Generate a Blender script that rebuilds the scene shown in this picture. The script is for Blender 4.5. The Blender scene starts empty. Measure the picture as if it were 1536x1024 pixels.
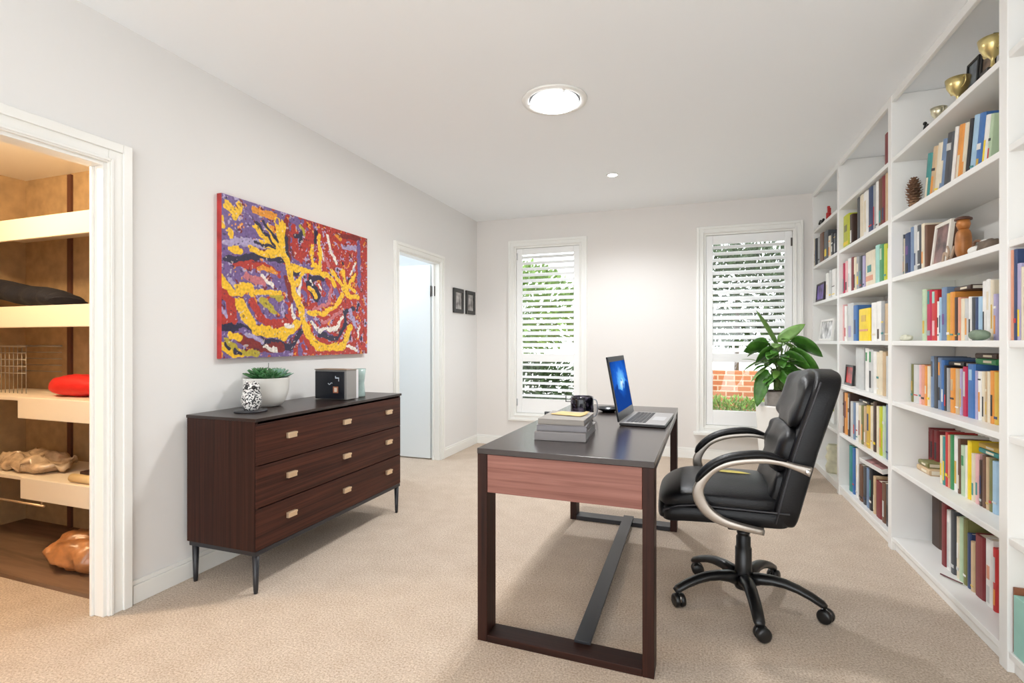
import bpy, bmesh, math, random
import numpy as np
from mathutils import Vector, Matrix, noise
R = math.radians
PI = math.pi
rnd = random.Random(7)
scene = bpy.context.scene
COL = scene.collection
H = 1.2                      # eye height
F = 770.0                    # focal length in pixels of a 1536 wide frame
YAW = math.atan(272/770)
SA, CA = math.sin(YAW), math.cos(YAW)
CEIL = 2.62
LW, FW = -2.42, 5.6          # left wall plane, far wall plane
BX = 1.075                   # bookcase front plane

def dirp(px):
    u = (px-768)/F
    return (-SA+CA*u, CA+SA*u)
def yx(px, x):               # y on the plane x seen at column px
    d = dirp(px); return x*d[1]/d[0]
def xy(px, y):
    d = dirp(px); return y*d[0]/d[1]
def zat(py, x, y):
    return H+(512-py)/F*(-x*SA+y*CA)

# ------------------------------------------------------------------ materials
MATS = {}
def newmat(name):
    m = bpy.data.materials.new(name); m.use_nodes = True
    return m, m.node_tree.nodes, m.node_tree.links, m.node_tree.nodes['Principled BSDF']
def plain(name, rgb, rough=.5, metal=0, bump=0, bscale=200, var=0, coat=0, spec=None, emit=None, es=0, trans=0):
    if name in MATS: return MATS[name]
    m, n, l, b = newmat(name)
    b.inputs['Base Color'].default_value = (*rgb, 1)
    b.inputs['Roughness'].default_value = rough
    b.inputs['Metallic'].default_value = metal
    if coat: b.inputs['Coat Weight'].default_value = coat
    if spec is not None: b.inputs['Specular IOR Level'].default_value = spec
    if trans: b.inputs['Transmission Weight'].default_value = trans
    if emit: b.inputs['Emission Color'].default_value = (*emit, 1); b.inputs['Emission Strength'].default_value = es
    tc = n.new('ShaderNodeTexCoord')
    if var:
        t = n.new('ShaderNodeTexNoise'); t.inputs['Scale'].default_value = 14; t.inputs['Detail'].default_value = 4
        l.new(tc.outputs['Object'], t.inputs['Vector'])
        r = n.new('ShaderNodeValToRGB')
        r.color_ramp.elements[0].position = .3; r.color_ramp.elements[1].position = .7
        r.color_ramp.elements[0].color = (*[c*(1-var) for c in rgb], 1)
        r.color_ramp.elements[1].color = (*[min(1, c*(1+var)) for c in rgb], 1)
        l.new(t.outputs['Fac'], r.inputs['Fac']); l.new(r.outputs['Color'], b.inputs['Base Color'])
    if bump:
        t = n.new('ShaderNodeTexNoise'); t.inputs['Scale'].default_value = bscale; t.inputs['Detail'].default_value = 3
        l.new(tc.outputs['Object'], t.inputs['Vector'])
        bp = n.new('ShaderNodeBump'); bp.inputs['Strength'].default_value = bump; bp.inputs['Distance'].default_value = .01
        l.new(t.outputs['Fac'], bp.inputs['Height']); l.new(bp.outputs['Normal'], b.inputs['Normal'])
    MATS[name] = m
    return m
def wood(name, dark, light, axis='y', rough=.5, fine=60):
    if name in MATS: return MATS[name]
    m, n, l, b = newmat(name)
    tc = n.new('ShaderNodeTexCoord'); mp = n.new('ShaderNodeMapping')
    sc = {'x': (1.2, fine, fine), 'y': (fine, 1.2, fine), 'z': (fine, fine, 1.2)}[axis]
    mp.inputs['Scale'].default_value = sc
    l.new(tc.outputs['Object'], mp.inputs['Vector'])
    t = n.new('ShaderNodeTexNoise'); t.inputs['Scale'].default_value = 1; t.inputs['Detail'].default_value = 6; t.inputs['Roughness'].default_value = .62
    t.inputs['Distortion'].default_value = .6
    l.new(mp.outputs['Vector'], t.inputs['Vector'])
    r = n.new('ShaderNodeValToRGB')
    e = r.color_ramp.elements
    e[0].position = .34; e[1].position = .68
    e[0].color = (*dark, 1); e[1].color = (*light, 1)
    l.new(t.outputs['Fac'], r.inputs['Fac']); l.new(r.outputs['Color'], b.inputs['Base Color'])
    b.inputs['Roughness'].default_value = rough; b.inputs['Specular IOR Level'].default_value = .22
    bp = n.new('ShaderNodeBump'); bp.inputs['Strength'].default_value = .08; bp.inputs['Distance'].default_value = .002
    l.new(t.outputs['Fac'], bp.inputs['Height']); l.new(bp.outputs['Normal'], b.inputs['Normal'])
    MATS[name] = m
    return m

M_WALL = plain('wall_paint', (.765, .76, .75), .85, bump=.04, bscale=300)
M_FARWALL = plain('far_wall_paint', (.745, .72, .695), .85, bump=.04, bscale=300)
M_CEIL = plain('ceiling_paint', (.87, .90, .925), .9)
M_TRIM = plain('trim_gloss', (.83, .83, .80), .35)
M_WHITE = plain('white_lacquer', (.84, .84, .82), .42)
M_SHUT = plain('shutter_white', (.88, .89, .89), .4)
M_BLACKMETAL = plain('black_metal', (.016, .016, .02), .38, bump=.02)
M_DARK = plain('dark_edge_wood', (.014, .006, .0045), .35, var=.3)
M_WALNUT_Y = wood('walnut_lengthwise', (.020, .0065, .0042), (.080, .0235, .013), 'y')
M_WALNUT_Z = wood('walnut_upright', (.013, .0043, .003), (.046, .0145, .0085), 'z')
M_WALNUT_X = wood('walnut_crosswise', (.014, .0048, .0033), (.036, .012, .0075), 'x')
M_PINKWOOD = wood('rosy_walnut', (.17, .066, .050), (.32, .150, .120), 'x', .42, 45)
M_TOP = plain('dark_desk_top', (.030, .021, .019), .22, var=.15)
M_DTOP = plain('dresser_top_wood', (.022, .012, .010), .3, var=.2)
M_BRASS = plain('pale_brass', (.80, .60, .40), .38, .75)
M_SILVER = plain('brushed_silver', (.40, .36, .32), .34, .85)
M_CHROME = plain('chrome', (.75, .75, .77), .15, 1)
M_LEATHER = plain('black_leather', (.0045, .0045, .0055), .38, bump=.12, bscale=160, spec=.28)
M_PLASTIC = plain('black_plastic', (.0065, .0065, .007), .33, bump=.03)
M_SEAM = plain('leather_seam', (.035, .035, .04), .5)
M_GLASS = plain('window_glass', (1, 1, 1), 0, trans=1)
M_CERAMIC = plain('white_ceramic', (.80, .79, .75), .35)
M_SOIL = plain('soil', (.035, .022, .014), .95, bump=.6, bscale=90)
M_HINGE = plain('dark_hinge', (.10, .09, .08), .4, .6)

def carpet():
    m, n, l, b = newmat('beige_carpet')
    tc = n.new('ShaderNodeTexCoord')
    t = n.new('ShaderNodeTexNoise'); t.inputs['Scale'].default_value = 130; t.inputs['Detail'].default_value = 5; t.inputs['Roughness'].default_value = .7
    t2 = n.new('ShaderNodeTexNoise'); t2.inputs['Scale'].default_value = 7; t2.inputs['Detail'].default_value = 5
    l.new(tc.outputs['Object'], t.inputs['Vector']); l.new(tc.outputs['Object'], t2.inputs['Vector'])
    r = n.new('ShaderNodeValToRGB'); e = r.color_ramp.elements
    e[0].position = .36; e[1].position = .62
    e[0].color = (.44, .34, .26, 1); e[1].color = (.76, .655, .55, 1)
    r2 = n.new('ShaderNodeValToRGB'); e = r2.color_ramp.elements
    e[0].position = .3; e[1].position = .7
    e[0].color = (.90, .88, .86, 1); e[1].color = (1, 1, 1, 1)
    mx = n.new('ShaderNodeMix'); mx.data_type = 'RGBA'; mx.blend_type = 'MULTIPLY'; mx.inputs[0].default_value = 1
    l.new(t.outputs['Fac'], r.inputs['Fac']); l.new(t2.outputs['Fac'], r2.inputs['Fac'])
    l.new(r.outputs['Color'], mx.inputs[6]); l.new(r2.outputs['Color'], mx.inputs[7]); l.new(mx.outputs[2], b.inputs['Base Color'])
    b.inputs['Roughness'].default_value = .95
    b.inputs['Specular IOR Level'].default_value = .15
    bp = n.new('ShaderNodeBump'); bp.inputs['Strength'].default_value = .6; bp.inputs['Distance'].default_value = .008
    l.new(t.outputs['Fac'], bp.inputs['Height']); l.new(bp.outputs['Normal'], b.inputs['Normal'])
    return m
M_CARPET = carpet()

# ------------------------------------------------------------------ mesh builder
class MB:
    def __init__(s): s.bm = bmesh.new(); s.mi = 0
    def face(s, vs, smooth=False):
        try:
            f = s.bm.faces.new(vs); f.material_index = s.mi; f.smooth = smooth; return f
        except ValueError: return None
    def box(s, x0, x1, y0, y1, z0, z1, mat=None):
        v = [s.bm.verts.new(p) for p in ((x0,y0,z0),(x1,y0,z0),(x1,y1,z0),(x0,y1,z0),(x0,y0,z1),(x1,y0,z1),(x1,y1,z1),(x0,y1,z1))]
        for f in ((3,2,1,0),(4,5,6,7),(0,1,5,4),(1,2,6,5),(2,3,7,6),(3,0,4,7)): s.face([v[i] for i in f])
        if mat is not None:
            for q in v: q.co = mat @ q.co
        return s
    def prism(s, pts, z0, z1, mat=None, smooth=False):   # outline in xy, counter-clockwise
        a = [s.bm.verts.new((p[0], p[1], z0)) for p in pts]; b = [s.bm.verts.new((p[0], p[1], z1)) for p in pts]
        n = len(pts)
        for i in range(n): s.face([a[i], a[(i+1)%n], b[(i+1)%n], b[i]], smooth)
        s.face(a[::-1]); s.face(b)
        if mat is not None:
            for q in a+b: q.co = mat @ q.co
        return s
    def lathe(s, prof, c=(0,0,0), n=32, mat=None, smooth=True, sx=1, sy=1):
        rings = []; allv = []
        for r, z in prof:
            if r <= 1e-6: rg = [s.bm.verts.new((c[0], c[1], c[2]+z))]
            else: rg = [s.bm.verts.new((c[0]+sx*r*math.cos(2*PI*i/n), c[1]+sy*r*math.sin(2*PI*i/n), c[2]+z)) for i in range(n)]
            rings.append(rg); allv += rg
        for a, b in zip(rings, rings[1:]):
            for i in range(n):
                j = (i+1) % n
                if len(a) == 1 and len(b) == 1: continue
                if len(a) == 1: s.face([a[0], b[i], b[j]][::-1], smooth)
                elif len(b) == 1: s.face([a[i], a[j], b[0]], smooth)
                else: s.face([a[i], a[j], b[j], b[i]], smooth)
        if mat is not None:
            for q in allv: q.co = mat @ q.co
        return s
    def sweep(s, pts, sec, up=(0,1,0), n=12, caps=True, square=False):
        """sec: (half width along 'up', half thickness) or one per point"""
        pts = [Vector(p) for p in pts]; up = Vector(up)
        rings = []
        for i, p in enumerate(pts):
            t = (pts[min(i+1, len(pts)-1)]-pts[max(i-1, 0)]).normalized()
            u = (up - t*up.dot(t)).normalized(); w = t.cross(u)
            a, b = sec[i] if isinstance(sec, list) else sec
            rg = []
            for k in range(n):
                th = 2*PI*k/n
                cx, cy = math.cos(th), math.sin(th)
                if square:
                    e = .35; cx = math.copysign(abs(cx)**e, cx); cy = math.copysign(abs(cy)**e, cy)
                rg.append(s.bm.verts.new(p+u*a*cx+w*b*cy))
            rings.append(rg)
        for a, b in zip(rings, rings[1:]):
            for k in range(n): s.face([a[k], a[(k+1)%n], b[(k+1)%n], b[k]], True)
        if caps: s.face(rings[0][::-1]); s.face(rings[-1])
        return s
    def sball(s, c, size, e=.35, fn=None, nu=28, nv=16):  # superellipsoid cushion, half sizes
        def sp(v, e): return math.copysign(abs(v)**e, v)
        rings = []
        for j in range(nv+1):
            ph = -PI/2+PI*j/nv
            if j in (0, nv): pl = [(0, 0, math.copysign(1, ph))]
            else: pl = [(sp(math.cos(ph), e)*sp(math.cos(2*PI*i/nu), e), sp(math.cos(ph), e)*sp(math.sin(2*PI*i/nu), e), sp(math.sin(ph), e)) for i in range(nu)]
            rg = []
            for q in pl:
                v = Vector((c[0]+q[0]*size[0], c[1]+q[1]*size[1], c[2]+q[2]*size[2]))
                if fn: v = Vector(fn(v))
                rg.append(s.bm.verts.new(v))
            rings.append(rg)
        for a, b in zip(rings, rings[1:]):
            for i in range(nu):
                k = (i+1) % nu
                if len(a) == 1: s.face([a[0], b[k], b[i]], True)
                elif len(b) == 1: s.face([a[i], a[k], b[0]], True)
                else: s.face([a[i], a[k], b[k], b[i]], True)
        return s
    def leaf(s, base, d, side, length, width, droop=.3, fold=.15, nl=8, tip=1.0, wave=0):
        base = Vector(base); d = Vector(d).normalized(); side = Vector(side); side = (side-d*side.dot(d)).normalized()
        up = side.cross(d).normalized()
        if up.z < 0: up = -up
        rows = []
        p = base.copy(); dd = d.copy()
        for i in range(nl+1):
            f = i/nl
            w = width*.5*(math.sin(PI*min(1, f**.75*.97+.03))**.7) if f < 1 else .0005
            row = []
            for k in (-1, -.5, 0, .5, 1):
                row.append(s.bm.verts.new(p+side*w*k+up*(abs(k)*w*fold+wave*math.sin(f*9+k*2)*w)))
            rows.append(row)
            p = p+dd*(length/nl); dd = (dd+Vector((0,0,-1))*droop/nl*(.5+f)).normalized()
        for a, b in zip(rows, rows[1:]):
            for k in range(4): s.face([a[k], a[k+1], b[k+1], b[k]], True)
        return s
    def build(s, name, mat, parent=None, loc=None, rot=None, bevel=0, solid=0, recalc=True, segs=2):
        if recalc: bmesh.ops.recalc_face_normals(s.bm, faces=s.bm.faces)
        me = bpy.data.meshes.new(name); s.bm.to_mesh(me); s.bm.free()
        for m in (mat if isinstance(mat, (list, tuple)) else [mat]): me.materials.append(m)
        o = bpy.data.objects.new(name, me); COL.objects.link(o)
        if parent: o.parent = parent
        if loc: o.location = loc
        if rot: o.rotation_euler = rot
        if solid:
            k = o.modifiers.new('thickness', 'SOLIDIFY'); k.thickness = solid; k.offset = 0
        if bevel:
            k = o.modifiers.new('bevel', 'BEVEL'); k.width = bevel; k.segments = segs; k.limit_method = 'ANGLE'; k.angle_limit = R(40)
        return o

def tag(o, label, cat, group=None):
    o['label'] = label; o['category'] = cat
    if group: o['group'] = group
    return o
def thing(name, label, cat, loc=(0,0,0), rz=0, group=None):
    o = bpy.data.objects.new(name, None); COL.objects.link(o); o.empty_display_size = .05
    o.location = loc; o.rotation_euler = (0, 0, rz)
    return tag(o, label, cat, group)
def sroot(name, loc=(0,0,0)):
    o = bpy.data.objects.new(name, None); COL.objects.link(o); o.location = loc; o['kind'] = 'structure'; return o
def struct(name, mb, mat, bevel=0, parent=None):
    o = mb.build(name, mat, parent, bevel=bevel)
    if not parent: o['kind'] = 'structure'
    return o
def bez(pts, n=8):   # Catmull-Rom through points
    pts = [Vector(p) for p in pts]; out = []
    P = [pts[0]*2-pts[1]]+pts+[pts[-1]*2-pts[-2]]
    for i in range(1, len(P)-2):
        for k in range(n):
            t = k/n
            out.append(.5*((2*P[i])+(P[i+1]-P[i-1])*t+(2*P[i-1]-5*P[i]+4*P[i+1]-P[i+2])*t*t+(3*P[i]-P[i-1]-3*P[i+1]+P[i+2])*t**3))
    out.append(pts[-1])
    return out

# ------------------------------------------------------------------ room shell
YB = -2.0                    # the room goes on behind the camera
RWX = 1.40                   # right wall
struct('floor', MB().box(-4.6, 2.2, YB, FW+.15, -.1, 0), M_CARPET)
struct('ceiling', MB().box(-2.55, RWX+.12, YB, FW+.15, CEIL, CEIL+.12), M_CEIL)
struct('wall_right', MB().box(RWX, RWX+.12, YB, FW+.15, 0, CEIL), M_WALL)
# door openings in the left wall
D1a, D1b, D1h = .55, 1.53, 1.985
D2a, D2b, D2h = 3.87, 4.66, 2.0
w = MB(); WT = .08
for a, b, z0, z1 in ((YB, D1a, 0, CEIL), (D1a, D1b, D1h, CEIL), (D1b, D2a, 0, CEIL), (D2a, D2b, D2h, CEIL), (D2b, FW+.15, 0, CEIL)):
    w.box(LW-WT, LW, a, b, z0, z1)
struct('wall_left', w, M_WALL)
# far wall with windows
W1 = (-1.95, -1.17, .36, 2.29); W2 = (.10, .93, .33, 2.30)
w = MB()
def fw(x0, x1, z0, z1): w.box(x0, x1, FW, FW+.15, z0, z1)
fw(LW-WT, W1[0], 0, CEIL); fw(W1[0], W1[1], 0, W1[2]); fw(W1[0], W1[1], W1[3], CEIL); fw(W1[1], W2[0], 0, CEIL)
fw(W2[0], W2[1], 0, W2[2]); fw(W2[0], W2[1], W2[3], CEIL); fw(W2[1], RWX+.12, 0, CEIL)
struct('wall_back', w, M_FARWALL)
# baseboards
def bboard(name, p0, p1, nrm):
    p0 = Vector(p0); p1 = Vector(p1); nrm = Vector(nrm)
    m = MB()
    for (d0, d1, z0, z1) in ((0, .016, 0, .085), (0, .010, .085, .105)):
        a = p0+nrm*d0; b = p1+nrm*d1
        m.box(min(a.x, b.x), max(a.x, b.x), min(a.y, b.y), max(a.y, b.y), z0, z1)
    struct(name, m, M_TRIM, .003)
bboard('baseboard_left', (LW, D1b+.10, 0), (LW, D2a-.072, 0), (1,0,0))
bboard('baseboard_left', (LW, D2b+.072, 0), (LW, FW-.016, 0), (1,0,0))
bboard('baseboard_back', (LW, FW, 0), (BX-.0, FW, 0), (0,-1,0))

def casing(parent, a, b, h, wd, name='door_casing'):
    # stepped casing around an opening in the left wall
    m = MB()
    for (i0, i1, d0, d) in ((-.004, wd, 0, .016), (wd*.55, wd-.004, .016, .026), (.002, wd*.16, .016, .022)):
        m.box(LW+d0, LW+d, a-i1, a-i0, 0, h+i1); m.box(LW+d0, LW+d, b+i0, b+i1, 0, h+i1)
        m.box(LW+d0, LW+d, a-i0, b+i0, h+i0, h+i1)
    m.build(name, M_TRIM, parent, bevel=.003)
    m = MB()
    m.box(LW-WT-.005, LW, a-.0, a+.018, 0, h); m.box(LW-WT-.005, LW, b-.018, b, 0, h); m.box(LW-WT-.005, LW, a+.018, b-.018, h-.018, h)
    m.box(LW-.07, LW-.055, a+.018, a+.03, 0, h-.018); m.box(LW-.07, LW-.055, b-.03, b-.018, 0, h-.018)
    m.build('door_jamb', M_TRIM, parent, bevel=.002)
d1 = sroot('door_1'); casing(d1, D1a, D1b, D1h, .095)
d2 = sroot('door_2'); casing(d2, D2a, D2b, D2h, .068)
M_DOORLEAF = plain('door_leaf_paint', (.80, .84, .86), .45)
m = MB(); m.box(LW-WT-.75, LW-WT-.02, D2b-.02, D2b+.02, .012, D2h-.02)
leaf = m.build('door_leaf', M_DOORLEAF, d2, bevel=.003)
m = MB()
for z in (1.66,): m.box(LW-WT+.0, LW-WT+.035, D2b-.024, D2b-.018, z, z+.10); m.lathe([(0,0),(.008,0),(.008,.11),(0,.11)], (LW-WT-.008, D2b-.03, z-.005), 10)
m.build('hinge', M_HINGE, d2)
# space behind door 2 (hall) and the closet behind door 1
M_HALL = plain('hall_paint', (.78, .81, .83), .8)
m = MB(); m.box(-4.6, -4.5, 2.95, 5.6, 0, 2.5); m.box(-4.5, LW-WT, 5.5, 5.6, 0, 2.5); m.box(-4.5, LW-WT, 2.95, 3.05, 0, 2.5)
struct('wall_hall', m, M_HALL)
struct('ceiling_hall', MB().box(-4.6, LW-WT, 2.95, 5.6, 2.5, 2.56), M_CEIL)

# closet shell
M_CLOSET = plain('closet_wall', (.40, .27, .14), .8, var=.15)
CB = 2.15
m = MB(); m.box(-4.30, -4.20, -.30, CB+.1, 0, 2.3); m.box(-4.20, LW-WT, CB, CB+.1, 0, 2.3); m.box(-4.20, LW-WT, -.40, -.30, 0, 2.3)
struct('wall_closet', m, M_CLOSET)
struct('ceiling_closet', MB().box(-4.30, LW-WT, -.40, CB+.1, 2.27, 2.33), M_TRIM)
M_CFLOOR = wood('closet_floorboards', (.13, .075, .045), (.26, .16, .10), 'x', .5, 12)
struct('floor_closet', MB().box(-4.20, LW-WT-.001, 1.60, CB, 0, .02), M_CFLOOR)
M_CSHELF = plain('cream_shelf', (.82, .72, .58), .5)
cl = thing('closet_shelving', 'cream built-in closet shelves with deep front edges on dark uprights', 'shelving', (-3.3, 1.95, 0))
SHZ = [1.875, 1.392, .892, .452]
SF = 1.76
for z in SHZ:
    m = MB(); m.box(-.88, .77, SF-1.95+.02, CB-1.95-.016, z-.022, z); m.build('shelf_board', M_CSHELF, cl, bevel=.003)
for i, z in enumerate(SHZ):
    x0 = -.88 if i < 2 else xy(26+4*(i-2), SF)+3.3
    m = MB(); m.box(x0, .77, SF-1.95, SF-1.95+.02, z-.115, z+.002); m.build('shelf_lip', M_CSHELF, cl, bevel=.004)
for px in (107, 10):
    xx = xy(px, CB)+3.3
    m = MB(); m.box(xx-.018, xx+.018, CB-1.95-.014, CB-1.95, .02, 2.26); m.build('upright', plain('upright_brown', (.10, .035, .02), .5), cl)
m = MB(); m.box(-.88, -.58, -1.5, SF-1.95-.01, SHZ[3]-.022, SHZ[3]); m.box(-.88, -.58, -1.5, SF-1.95-.01, SHZ[2]-.022, SHZ[2])
m.build('side_shelf', M_CSHELF, cl, bevel=.003)
m = MB(); m.sweep([(-.52, SF-1.95+.01, SHZ[3]-.14), (.0, SF-1.95+.01, SHZ[3]-.14)], (.006, .006), n=8)
m.sweep([(-.50, SF-1.95+.01, SHZ[3]-.14), (-.50, SF-1.95+.01, SHZ[3]-.02)], (.005, .005), n=8)
m.sweep([(-.02, SF-1.95+.01, SHZ[3]-.14), (-.02, SF-1.95+.01, SHZ[3]-.02)], (.005, .005), n=8)
m.build('hanging_rail', M_BRASS, cl)

# closet contents
def lump(name, mat, c, size, seed, amp, label, cat, e=.8, sc=9, nu=40, nv=22):
    def fn(v):
        n_ = noise.noise_vector(Vector((v.x*sc+seed, v.y*sc, v.z*sc)))
        q = v+n_*amp+noise.noise_vector(Vector((v.x*sc*3+seed, v.y*sc*3, v.z*sc*3)))*amp*.45
        q.z = max(q.z, c[2]-size[2]) if v.z > c[2]-size[2]*1.0 else q.z
        q.z = max(q.z, c[2]-size[2])
        return q
    m = MB(); m.sball((0,0,size[2]), size, e, lambda v: fn(v+Vector((c[0], c[1], c[2]-size[2])))-Vector((c[0], c[1], c[2]-size[2])), nu, nv)
    o = m.build(name, mat, None, (c[0], c[1], c[2]-size[2]))
    return tag(o, label, cat)
M_BLKCLOTH = plain('black_cloth', (.006, .006, .012), .9, bump=.3, bscale=60)
m = MB()
cp = bez([(-.48,-.04,.13), (-.30,-.03,.12), (-.1,0,.08), (.1,.0,.062), (.24,-.01,.045), (.30,-.02,.028)], 6)
m.sweep(cp, [(.085+.01*math.sin(i*1.3), max(.026, min(.06, cp[i].z-.004)) if i else .05) for i in range(len(cp))], n=16)
o = m.build('folded_garment', M_BLKCLOTH, None, (xy(62, 1.93), 1.92, SHZ[1]+.001)); tag(o, 'black folded garment draped along the second closet shelf', 'clothing')
M_RED = plain('red_fabric', (.62, .012, .010), .6, bump=.1, bscale=80)
o = lump('red_cushion', M_RED, (xy(125, 1.93), 1.93, SHZ[2]+.062), (.22, .11, .06), 3, .012, 'red rounded cushion lying on the third closet shelf', 'cushion', .85)
M_WIRE = plain('grey_wire', (.35, .33, .29), .4, .7)
bk = thing('wire_basket', 'grey wire basket at back of the third closet shelf', 'basket', (-3.93, 1.99, SHZ[2]))
m = MB()
for z in (.12, .16, .20, .24, .28): 
    r_ = [(-.22,-.09,z), (.22,-.09,z), (.22,.09,z), (-.22,.09,z), (-.22,-.09,z)]
    for a, b in zip(r_, r_[1:]): m.sweep([a, b], (.003, .003), n=6)
for i in range(12):
    x_ = -.22+.04*i; m.sweep([(x_,-.09,.0), (x_,-.09,.28)], (.0022, .0022), n=6)
m.build('mesh', M_WIRE, bk)
m = MB(); m.sweep([(-.22,-.09,.28), (.22,-.09,.28)], (.006, .006), n=8); m.sweep([(-.22,.09,.28), (.22,.09,.28)], (.006, .006), n=8); m.build('rim', M_WIRE, bk)
M_WRAP = plain('crumpled_film', (.55, .40, .26), .22, spec=.8, bump=.5, bscale=25, var=.35)
o = lump('plastic_bundle', M_WRAP, (xy(58, 1.92)-.02, 1.92, SHZ[3]+.042), (.30, .12, .04), 11, .04, 'crumpled clear plastic bundle spread on the lowest closet shelf', 'plastic wrap', .9, 16)
M_BAG = plain('amber_bag', (.45, .19, .07), .3, spec=.7, bump=.4, bscale=20, var=.35)
o = lump('plastic_bag', M_BAG, (-3.03, 1.84, .095), (.22, .17, .075), 21, .035, 'amber crinkled plastic bag slumped on the closet floor', 'bag', .9, 11)
M_PALEWOOD = plain('pale_wood', (.78, .60, .33), .45)
m = MB(); m.sweep([(-.16,0,.022), (.20,0,.022)], (.022, .022), n=16)
o = m.build('wooden_roller', M_PALEWOOD, None, (xy(130, 1.79)+.03, 1.80, SHZ[3]+.001)); tag(o, 'pale wooden roller at right end of the lowest closet shelf', 'roller')
M_DKC = plain('dark_cover', (.05, .02, .015), .5)
m = MB(); m.box(-.2,.2,-.12,.12,0,.03); o = m.build('flat_case', M_DKC, None, (-3.0, 2.0, SHZ[3]+.0005), bevel=.004); tag(o, 'flat dark brown case behind wooden roller on lowest closet shelf', 'case')
m = MB(); m.box(-.13,.13,-.14,.14,0,.012); o = m.build('flat_tray', plain('maroon_tray', (.17, .04, .03), .4), None, (-2.80, 1.96, SHZ[1]+.0005), bevel=.003); tag(o, 'flat maroon tray beside black garment on second closet shelf', 'tray')

# ------------------------------------------------------------------ windows
def window(name, x0, x1, z0, z1, top, mid, bot, lower, cw=.07):
    wr = sroot(name)
    X0, X1, Z0, Z1 = x0-cw, x1+cw, z0-cw, z1+cw
    m = MB()
    for i0, i1, d0, d in ((-.003, cw, 0, .016), (cw*.6, cw-.004, .016, .028), (.002, cw*.18, .016, .022)):
        m.box(x0-i1, x0-i0, FW-d, FW-d0, z0-i1, z1+i1); m.box(x1+i0, x1+i1, FW-d, FW-d0, z0-i1, z1+i1)
        m.box(x0-i0, x1+i0, FW-d, FW-d0, z1+i0, z1+i1); m.box(x0-i0, x1+i0, FW-d, FW-d0, z0-i1, z0-i0)
    m.build('window_casing', M_TRIM, wr, bevel=.003)
    m = MB()
    for a, b, c, d in ((x0, x0+.02, z0, z1), (x1-.02, x1, z0, z1), (x0+.02, x1-.02, z1-.02, z1), (x0+.02, x1-.02, z0, z0+.02)):
        m.box(a, b, FW, FW+.145, c, d)
    m.build('window_reveal', M_TRIM, wr)
    # outer sash and glass
    m = MB(); s_ = .035
    for a, b, c, d in ((x0+.02, x0+.02+s_, z0+.02, z1-.02), (x1-.02-s_, x1-.02, z0+.02, z1-.02), (x0+.055, x1-.055, z1-.02-s_, z1-.02), (x0+.055, x1-.055, z0+.02, z0+.02+s_), (x0+.055, x1-.055, mid-.02, mid+.02)):
        m.box(a, b, FW+.10, FW+.13, c, d)
    m.build('window_sash', M_TRIM, wr, bevel=.002)
    m = MB(); m.box(x0+.05, x1-.05, FW+.113, FW+.117, z0+.05, z1-.05); m.build('window_pane', M_GLASS, wr)
    # plantation shutter: stiles, rails and louvres
    a, b = x0+.022, x1-.022; st = .065
    m = MB()
    m.box(a, a+st, FW+.02, FW+.05, z0+.022, z1-.022); m.box(b-st, b, FW+.02, FW+.05, z0+.022, z1-.022)
    m.box(a+st, b-st, FW+.02, FW+.05, top, z1-.022); m.box(a+st, b-st, FW+.02, FW+.05, z0+.022, bot)
    m.box(a+st, b-st, FW+.02, FW+.05, mid-.045, mid+.045)
    sp = m.build('shutter_panel', M_SHUT, wr, bevel=.004)
    def lou(za, zb, ang, nm):
        n_ = max(1, round((zb-za)/.066)); p = (zb-za)/n_
        m = MB()
        for i in range(n_):
            zc = za+p*(i+.5)
            mt = Matrix.Translation((0, FW+.035, zc)) @ Matrix.Rotation(ang, 4, 'X')
            prof = [(-.033, 0), (-.022, -.0055), (.022, -.0055), (.033, 0), (.022, .0055), (-.022, .0055)]
            rm = mt @ Matrix(((0,0,1,0),(1,0,0,0),(0,1,0,0),(0,0,0,1)))
            m.prism(prof, a+st+.002, b-st-.002, rm)
        m.build(nm, M_SHUT, sp)
    lou(mid+.045, top, R(40), 'louvres')
    if lower: lou(bot, mid-.045, R(18), 'louvres')
    for zz in (top-.02, z0+.14):
        k = MB(); xx = a+.006 if name == 'window_1' else b-.006
        k.box(xx-.008, xx+.008, FW+.013, FW+.0198, zz-.04, zz+.04); k.build('shutter_hinge', M_CHROME if name == 'window_1' else M_HINGE, sp)
    return wr
window('window_1', *W1, 2.20, 1.015, .545, True)
w2 = window('window_2', *W2, 2.19, 1.035, .50, False)
m = MB(); m.box(W2[0]-.10, W2[1]+.10, FW-.09, FW-.0285, W2[2]-.075, W2[2]-.045); m.build('window_sill', M_TRIM, w2, bevel=.004)

# ------------------------------------------------------------------ outdoors
M_LAWN = plain('lawn_green', (.16, .30, .05), .9, var=.3, bump=.5, bscale=40)
M_PAVE = plain('pale_paving', (.75, .74, .70), .8, var=.05)
struct('ground_outside', MB().box(-14, 14, FW+.15, 24, -.2, -.1), M_PAVE)
def brickmat():
    m, n, l, b = newmat('orange_brick')
    tc = n.new('ShaderNodeTexCoord'); mp = n.new('ShaderNodeMapping'); mp.inputs['Rotation'].default_value = (R(90), 0, 0)
    t = n.new('ShaderNodeTexBrick'); t.inputs['Scale'].default_value = 1
    t.inputs['Brick Width'].default_value = .23; t.inputs['Row Height'].default_value = .08; t.inputs['Mortar Size'].default_value = .010
    t.inputs['Color1'].default_value = (.30, .085, .03, 1); t.inputs['Color2'].default_value = (.38, .14, .06, 1); t.inputs['Mortar'].default_value = (.45, .32, .22, 1)
    l.new(tc.outputs['Object'], mp.inputs['Vector']); l.new(mp.outputs['Vector'], t.inputs['Vector']); l.new(t.outputs['Color'], b.inputs['Base Color'])
    b.inputs['Roughness'].default_value = .9
    return m
M_BRICK = brickmat()
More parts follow.
